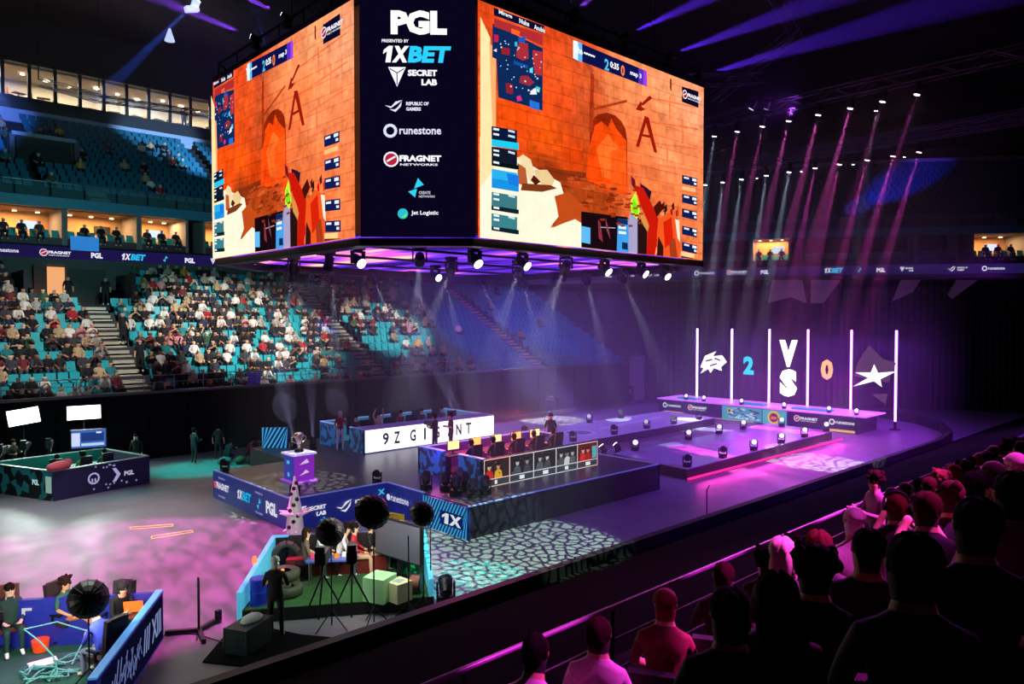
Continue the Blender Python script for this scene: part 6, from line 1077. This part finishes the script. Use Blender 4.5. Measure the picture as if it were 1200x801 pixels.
for i, (p, z, lb, r_) in enumerate(SBX):
    st_ = light_stand('light_stand', 'thin black stand carrying the '+lb.replace('black ', ''), p, z-.12)
    tgt = V([(4.2, 17.6, .8), (9.2, 17.3, .8), (9.8, 17.1, .8), (10.9, 16.6, .8), (3, 17.8, .8)][i]); d = (tgt-V((p[0], p[1], z))).normalized(); d = (d+V((0, .05, 0))).normalized()
    t = thing('softbox', lb, 'softbox', (p[0], p[1], z)); t.rotation_euler = d.to_track_quat('Z', 'Y').to_euler(); n = 16; b = MB()
    rings = [(.0, -.75), (.35, -.62), (.65, -.38), (.85, -.12), (1.0, .25)]
    for k in range(len(rings)-1):
        for j in range(n):
            pts = []
            for kk_, jj in ((k, j), (k, j+1), (k+1, j+1), (k+1, j)): rr_, zz_ = rings[kk_]; pts.append((r_*rr_*math.cos(2*PI*jj/n), r_*rr_*math.sin(2*PI*jj/n), r_*zz_))
            b.add(pts, [(0, 1, 2, 3)], 0)
    b.build('shell', mat('black nylon', '08080a', .45, spec=.3), t)
    for j in range(n):
        a_ = 2*PI*j/n; MB().tube([(r_*1.02*q[0]*math.cos(a_), r_*1.02*q[0]*math.sin(a_), r_*q[1]*1.02) for q in rings], .008, 4).build('rib', M_black, t)
    MB().cyl((0, 0, r_*.24), (0, 0, r_*.25), r_*.97, n=n).build('diffuser', glow('softbox diffuser', 'fff4e0', 1.5), t); MB().cyl((0, 0, -r_*1.0), (0, 0, -r_*.7), .05, n=10).build('lamp_body', M_black, t)
    l = bpy.data.lights.new('soft_light', 'AREA'); l.shape = 'DISK'; l.size = r_*1.8; l.energy = [55, 22, 45, 30, 55][i]; l.color = (1, .96, .88); o = bpy.data.objects.new('soft_light', l); COL.objects.link(o); o.location = V((p[0], p[1], z))+d*(r_*.32); o.rotation_euler = aim_rot(d)
P('camera operator in dark clothes with white cap at the left of the show booth', (7.25, 15.35, 0), -.6, 'stand_hold', '141a18', '14161a', hair='d8e8d8', style='cap')
# black riser, road cases, carpet mat, boom base
o = MB().prism([(5.6, 15.2), (6.6, 13.75), (8.6, 13.75), (7.7, 15.0), (6.95, 16.7)], 0, .035).build('black_mat', M_matte); tag(o, 'black floor mat at the bottom of the frame left of the camera crew', 'mat')
t = thing('road_case', 'open silver-edged road case on the black mat', 'case', (6.6, 15.25, .035), .5); MB().box((0, 0, .26), (.9, .55, .52)).build('shell', mat('grey green shell', '2a3a38', .5), t)
for a_ in (-1, 1):
    for b2 in (-1, 1): MB().cyl((a_*.45, b2*.275, 0), (a_*.45, b2*.275, .53), .018, n=5).build('edge_rail', M_steel, t)
MB().ball((.1, 0, .53), (.3, .2, .12), 10, 5, 0, 0).build('white_cloth', mat('white cloth', 'c8d8d0', .8), t)
t = thing('boom_base', 'black T-shaped stand base with upright pole on the floor left of the mat', 'stand', (6.1, 16.75, 0), .3); MB().cyl((0, 0, 0), (0, 0, 1.25), .03, n=6).build('pole', M_black, t)
for a_ in (.2, 2.3, 4.2): MB().box((.35*math.cos(a_), .35*math.sin(a_), .06), (.7, .09, .09), rz=a_).build('foot_arm', M_black, t)
MB().box((.6, .1, .18), (.12, .1, .2)).build('sandbag', M_dark, t)
o = MB().tube([(3.9, 17.2, .02), (4.9, 17.0, .02), (5.6, 17.1, .02), (6.0, 16.7, .02), (6.3, 15.6, .05)], .015, 5).build('floor_cable', M_black); tag(o, 'thin black cable lying across the floor toward the bottom-left booth', 'cable')
moving_head('black moving head on the floor outside the right corner of the show booth', (11.15, 14.25, 0), (13, 17, 2), WHITE, 0, 5, False, None, 1, 1.1, False)
for i, (x, y) in enumerate([(9.9, 14.05), (10.95, 14.6)]): light_stand('tall_stand', ['thin black pole standing before the green cube', 'thin double pole at the right booth corner'][i], (x, y, 0), 2.0+.1*i)
# ================================================================ ANALYST BOOTH bottom left
ab = thing('analyst_booth', 'blue-edged interview booth with green floor at the bottom-left corner', 'booth', (3.6, 16.8, 0))
M_bl = mat('blue booth board', '1a2488', .45, emit='1a2488', es=.25); M_bcap = mat('light blue cap', '58a8f0', .4, emit='4898e8', es=.55)  # board and cap shine slightly by added emission
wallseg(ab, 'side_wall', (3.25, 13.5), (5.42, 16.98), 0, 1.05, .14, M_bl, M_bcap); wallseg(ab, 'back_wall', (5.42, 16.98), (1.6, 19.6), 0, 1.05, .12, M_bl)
MB().prism([(x-3.6, y-16.8) for x, y in [(3.2, 13.5), (5.35, 16.95), (1.6, 19.5), (-1.0, 16.5)]], .0, .03).build('carpet', mat('dark green carpet', '0c4838', .9, noise=.3), ab)
cv = Canvas((3.25, 13.5, 0), (2.17, 3.48, 0), (0, 0, 1), .001); cv.k = 4; cv.rect('0c0c28', .2, .05, 4.05, 1.0); x = .4
while x < 2.2: cv.line('6a78b0', (x, rs.uniform(.2, .5)), (x+.2, rs.uniform(.5, .9)), .06); cv.line('5a6898', (x+.1, rs.uniform(.5, .8)), (x+.25, rs.uniform(.2, .5)), .05); x += .16
cv.text('8a98d0', '///', 2.5, .3, .5, .5, bold=.03); cv.text('8a98d0', 'XIII', 3.1, .3, .5, .7, bold=.03); cv.build('side_print', M_printlit, ab)
cv = Canvas((5.3, 16.85, 0), (-3.82, 2.62, 0), (0, 0, 1), .001, n=(-.56, -.82, 0)); cv.k = 3; cv.poly('e8e8f8', [(2.55, .9), (2.75, .9), (2.75, .75), (2.68, .75), (2.68, .84), (2.55, .84)]); cv.poly('e8e8f8', [(2.9, .9), (3.1, .9), (3.1, .84), (2.97, .84), (2.97, .75), (2.9, .75)]); cv.build('back_print', M_printlit, ab)
def sofa(label, p, rz, w_, c):
    t = thing('sofa', label, 'sofa', p, rz); m = mat('sofa '+c, c, .7); MB().box((0, 0, .2), (w_, .7, .38)).build('seat', m, t); MB().box((0, -.32, .6), (w_, .16, .55)).build('backrest', m, t)
    for q in (-1, 1): MB().box((q*w_/2, 0, .35), (.14, .7, .6)).build('armrest', m, t)
    return t
gchair('dark chair with orange-lit side under the person in dark green', (2.85, 18.65, .03), PI, None, '6a2818'); gchair('dark chair behind the laptop under the hooded person', (4.6, 17.3, .03), 2.4, None, '201018')
P('person in dark green suit and white shoes seated at the left edge', (2.85, 18.6, .03), PI, 'sit', '14332c', '0f3a30', 'd8a890', '1a1410', 'f0f0e8', 'short', 2, None, False, face=True)
P('person in black hooded top with bowed head at the laptop', (4.6, 17.35, .03), 3.3, 'sit_lean', '141416', '141418', 'e0b090', '1a1a18', '222222', 'hood', 2, None, False, face=True)
P('person in blue vest and grey striped trousers seated facing away', (3.95, 15.75, .03), .4, 'sit_lean', '2838a8', '7a80a0', 'd8a088', '2a1c14', 'e8d8b0', 'short', 2, None, True)
gchair('small dark chair under the person in the blue vest', (3.95, 15.7, .03), .4, None, '281c1c')
P('person in grey with orange-lit bare legs beside the rope pile', (3.8, 18.2, .03), -2.6, 'sit_cross', '2c5a50', 'c87848', 'd09068', '2a1c14', '2a2a2a', 'curly', 1, None, True, True)
gchair('dark chair under the person with orange-lit legs', (3.8, 18.22, .03), -2.6, None, '30241c')
t = thing('laptop', 'open laptop with orange-lit lid edge on the small table', 'laptop', (4.85, 16.95, .78), 2.6); MB().box((0, 0, .01), (.38, .26, .02)).build('keyboard_base', M_dark, t); MB().box((0, .15, .14), (.38, .015, .26), rx=-.25).build('screen', mat('laptop orange', 'e06020', .4, emit='ff6a20', es=1.0), t)
t = thing('side_table', 'small table holding the laptop by the blue wall', 'table', (4.85, 16.9, .03), .5); MB().box((0, 0, .72), (.6, .45, .04)).build('tabletop', mat('orange tinted table', '5a3020', .5), t)  # orange light mixed into the table colour
for x in (-.25, .25):
    for y in (-.17, .17): MB().cyl((x, y, 0), (x, y, .7), .015, n=5).build('leg', M_steel, t)
mb = MB(); rr = random.Random(9)
for i in range(9):
    pts = [(rr.uniform(-.55, .55), rr.uniform(-.4, .4), .02+.03*i)]
    for j in range(7): pts.append((max(-.6, min(.6, pts[-1][0]+rr.uniform(-.35, .35))), max(-.45, min(.45, pts[-1][1]+rr.uniform(-.3, .3))), .02+rr.uniform(0, .09)))
    mb.tube(pts, .016, 5)
o = mb.build('rope_pile', mat('teal rope', '4a9a90', .7), None, (3.35, 16.7, .035)); tag(o, 'tangled teal rope pile on the green floor', 'rope')
o = MB().tube([(2.9, 17.4, .8), (3.1, 17.1, .6), (3.3, 16.9, .3), (3.35, 16.8, .06)], .016, 5).tube([(2.9, 17.4, .8), (3.5, 17.5, .75), (4.0, 17.2, .5), (3.6, 16.8, .06)], .016, 5).build('loose_rope', mat('teal rope', '4a9a90', .7)); tag(o, 'teal rope strands rising from the rope pile', 'rope')
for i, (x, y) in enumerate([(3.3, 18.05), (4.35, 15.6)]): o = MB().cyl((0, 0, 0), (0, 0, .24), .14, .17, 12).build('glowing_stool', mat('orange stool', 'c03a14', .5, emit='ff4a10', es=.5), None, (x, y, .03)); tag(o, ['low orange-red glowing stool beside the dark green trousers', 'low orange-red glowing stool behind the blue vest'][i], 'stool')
o = MB().prism([(-.25, -.16), (.25, -.16), (.25, .16), (-.25, .16)], 0, .02).build('white_paper', M_white, None, (3.2, 17.3, .05)); tag(o, 'white sheet lying on the green carpet', 'paper')
area((3.9, 16.6, 3.2), (3.6, 17.0, .4), (.9, 1, .95), 40, 1, 1)
# ================================================================ NEAR STAND SPECTATORS
RY = [4.5, 3.65, 2.8, 1.95, 1.1, .25]; RZ = [2.9, 3.37, 3.84, 4.31, 4.78, 5.25]  # pink, red and blue light partly put into clothing and hair colours below
def near(lb, row, x, kd='sit', top='101014', hair='120e0c', style='short', skin='d0a080', legs='101014', rz=-1.05, lod=2, short=True, extra=None, ec='101014', seat=True, dy=0):
    HL[0] = ' '.join(lb.split()[:11]); z = RZ[row]; o = P(lb, (x, RY[row]-.15+dy, z), rz, kd, top, legs, skin, hair, '202020', style, lod, None, short, extra=extra, ecol=ec, face=True)
    if seat and not kd.startswith('stand'): link_seat(row, x, rz)
    return o
NS = [0]; HL = ['']
M_nseat = mat('dark near seat', '101418', .6); nseat_me = seat_mesh('seat', M_nseat)
def link_seat(row, x, rz):
    NS[0] += 1; t = link('spectator_chair', nseat_me, None, (x, RY[row]-.13, RZ[row]), (0, 0, rz+PI)); tag(t, f'dark chair under the {HL[0]}', 'chair', 'dark chairs of the near stand')
near('standing person in patterned magenta-lit jacket leaning at the guard rail', 0, 11.7, 'stand_hold', '8a5a78', '2a1414', 'curly', rz=.9, short=False)
near('person with long pale magenta-lit hair near the bottom centre', 2, 5.35, 'sit_lean', '1a1a1e', 'e8c8b0', 'long')
near('person with long reddish-brown hair beside the pale-haired one', 2, 5.95, 'sit', '181418', '4a1a18', 'long')
near('person in bright pink-lit white shirt and cap leaning forward', 2, 6.75, 'sit_lean', 'f0e0e8', 'e8d0d8', 'cap', short=False)
near('person with large dark curly hair in front of the pink shirt', 3, 4.0, 'sit', '08080a', '0a0808', 'curly')
near('person with headphones holding up a phone', 2, 7.7, 'sit_phone', '141018', '58201c', 'short', extra='headset')
near('person with bright pink round knitted hat, larger one', 4, 5.9, 'sit', '0a0a0c', 'f0c0d8', 'cap_back')
near('person with pale pink hair left of the knitted hat', 4, 5.25, 'sit', '0a0a0c', 'f8e0f0', 'short')
near('person with pink-lit cap near the right edge', 3, 8.3, 'sit', '0e0c10', 'e8b0c8', 'cap')
near('person with pink-lit shoulder and raised hand at right', 4, 4.5, 'sit_phone', 'b05080', '0a0808', 'short')
near('red-lit person in cap low by the rail, leftmost of the near crowd', 1, 5.0, 'sit', '7a2a30', '7a1818', 'cap')
near('person in pink-lit white top beside the leftmost cap', 1, 4.15, 'sit', 'e0c0d0', '2a1414', 'short')
near('person with bright pink shirt at the bottom near the rail', 1, 3.4, 'sit_lean', 'e8c8d8', '140c0c', 'short')
near('person clapping in dark clothes behind the red cap', 1, 5.9, 'sit_clap', '3a1420', '2a1010', 'short')
near('person in blue-lit jacket at the right frame edge', 5, 1.95, 'sit', '3030a0', '08080a', 'short', rz=-.7)
near('person with brown curls at the bottom centre of the frame', 0, 2.75, 'sit', 'c8b8b8', '4a2018', 'curly', rz=-1.3)
near('person in dark cap at the bottom left of the near stand', 0, 1.9, 'sit', '0c0c0e', '3a2020', 'cap', rz=-1.4)
near('big dark silhouetted person at the bottom right', 4, 2.95, 'sit', '060608', '060606', 'short')  # near-black clothes and hair stand in for unlit figures
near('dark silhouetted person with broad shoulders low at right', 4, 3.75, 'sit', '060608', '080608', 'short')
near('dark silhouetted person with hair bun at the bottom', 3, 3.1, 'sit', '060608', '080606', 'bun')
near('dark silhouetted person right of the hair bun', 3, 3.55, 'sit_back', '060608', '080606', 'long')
rr = random.Random(21); used_ = {(2, 5.35), (2, 5.95)}
cnt = 0
ADJ = ['black', 'dark grey', 'maroon', 'navy', 'plum', 'charcoal']; AC = ['0c0c0e', '26262c', '4a1420', '141a34', '3a1838', '1a1a1e']
taken = {0: [11.7, 6.9, 2.75, 1.9], 1: [5.0, 4.15, 3.4, 5.9], 2: [5.35, 5.95, 6.75, 7.7], 3: [4.0, 8.3, 3.1, 3.55], 4: [5.9, 5.25, 4.6, 2.95, 3.75], 5: [1.95]}
for row, x0, x1 in ((0, 12.4, 20), (1, 6.7, 16), (2, 8.5, 15), (3, 4.7, 13), (4, 6.6, 10)):
    x = x0; j = 0
    while x < x1:
        if row in (1, 2) and 8.0 < x < 11.3: x += .58; continue
        if rr.random() < (.45 if row == 1 else .72) and all(abs(x-q) > .5 for q in taken[row]):
            k = rr.randrange(6); hs = rr.choice(['short', 'short', 'long', 'cap', 'curly', 'bun']); d_ = x < x0+2
            near(f'{ADJ[k]} {dict(short="short haired", long="long haired", cap="capped", curly="curly haired", bun="bun haired")[hs]} spectator, {NUM[j]} from left, {ORD[row]} near row{" left half" if x0 < 4 else ""}', row, x, rr.choice(['sit', 'sit', 'sit_lean', 'sit_back', 'sit_clap', 'sit_phone']), AC[k], rr.choice(['1a1010', '2a1210', '0e0a0a', '3a1814', '7a4038']), hs, lod=1)
            taken[row].append(x); j += 1
        x += .58

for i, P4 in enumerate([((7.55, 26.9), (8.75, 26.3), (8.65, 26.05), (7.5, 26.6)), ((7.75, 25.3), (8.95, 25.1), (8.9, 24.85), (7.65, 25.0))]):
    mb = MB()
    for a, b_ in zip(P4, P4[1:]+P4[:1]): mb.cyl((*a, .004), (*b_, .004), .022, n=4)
    o = mb.build('light_outline', mat('yellow light line', 'e8d080', .6, emit='d8b860', es=.25)); tag(o, ['farther', 'nearer'][i]+' thin pale yellow outline of projected light, modelled on the pink-lit floor', 'light outline')  # projected yellow light modelled as thin glowing strips
# ---------------------------------------------------------------- haze in the hall
def haze(label, a, b_, dens, an=.2):
    hz = bpy.data.materials.new('stage haze'); hz.use_nodes = True; nt = hz.node_tree; nt.nodes.clear(); o_ = nt.nodes.new('ShaderNodeOutputMaterial'); s_ = nt.nodes.new('ShaderNodeVolumeScatter')
    s_.inputs['Density'].default_value = dens; s_.inputs['Anisotropy'].default_value = an; s_.inputs['Color'].default_value = (.9, .9, 1, 1); nt.links.new(s_.outputs[0], o_.inputs['Volume'])
    o = MB().mm(a, b_).build('haze', hz); tag(o, label, 'haze', None, 'stuff'); return o
haze('thin theatrical haze filling the air over the stages', (14.5, 14, .03), (53.2, 39.4, 9.1), .0095)
haze('thin haze under the roof where the coloured beams cross', (4, 8, 17.3), (45, 52, 28), .008)
haze('thin haze between the truss lights and the stages', (28.7, 10, 9.13), (47, 34, 17.2), .018)
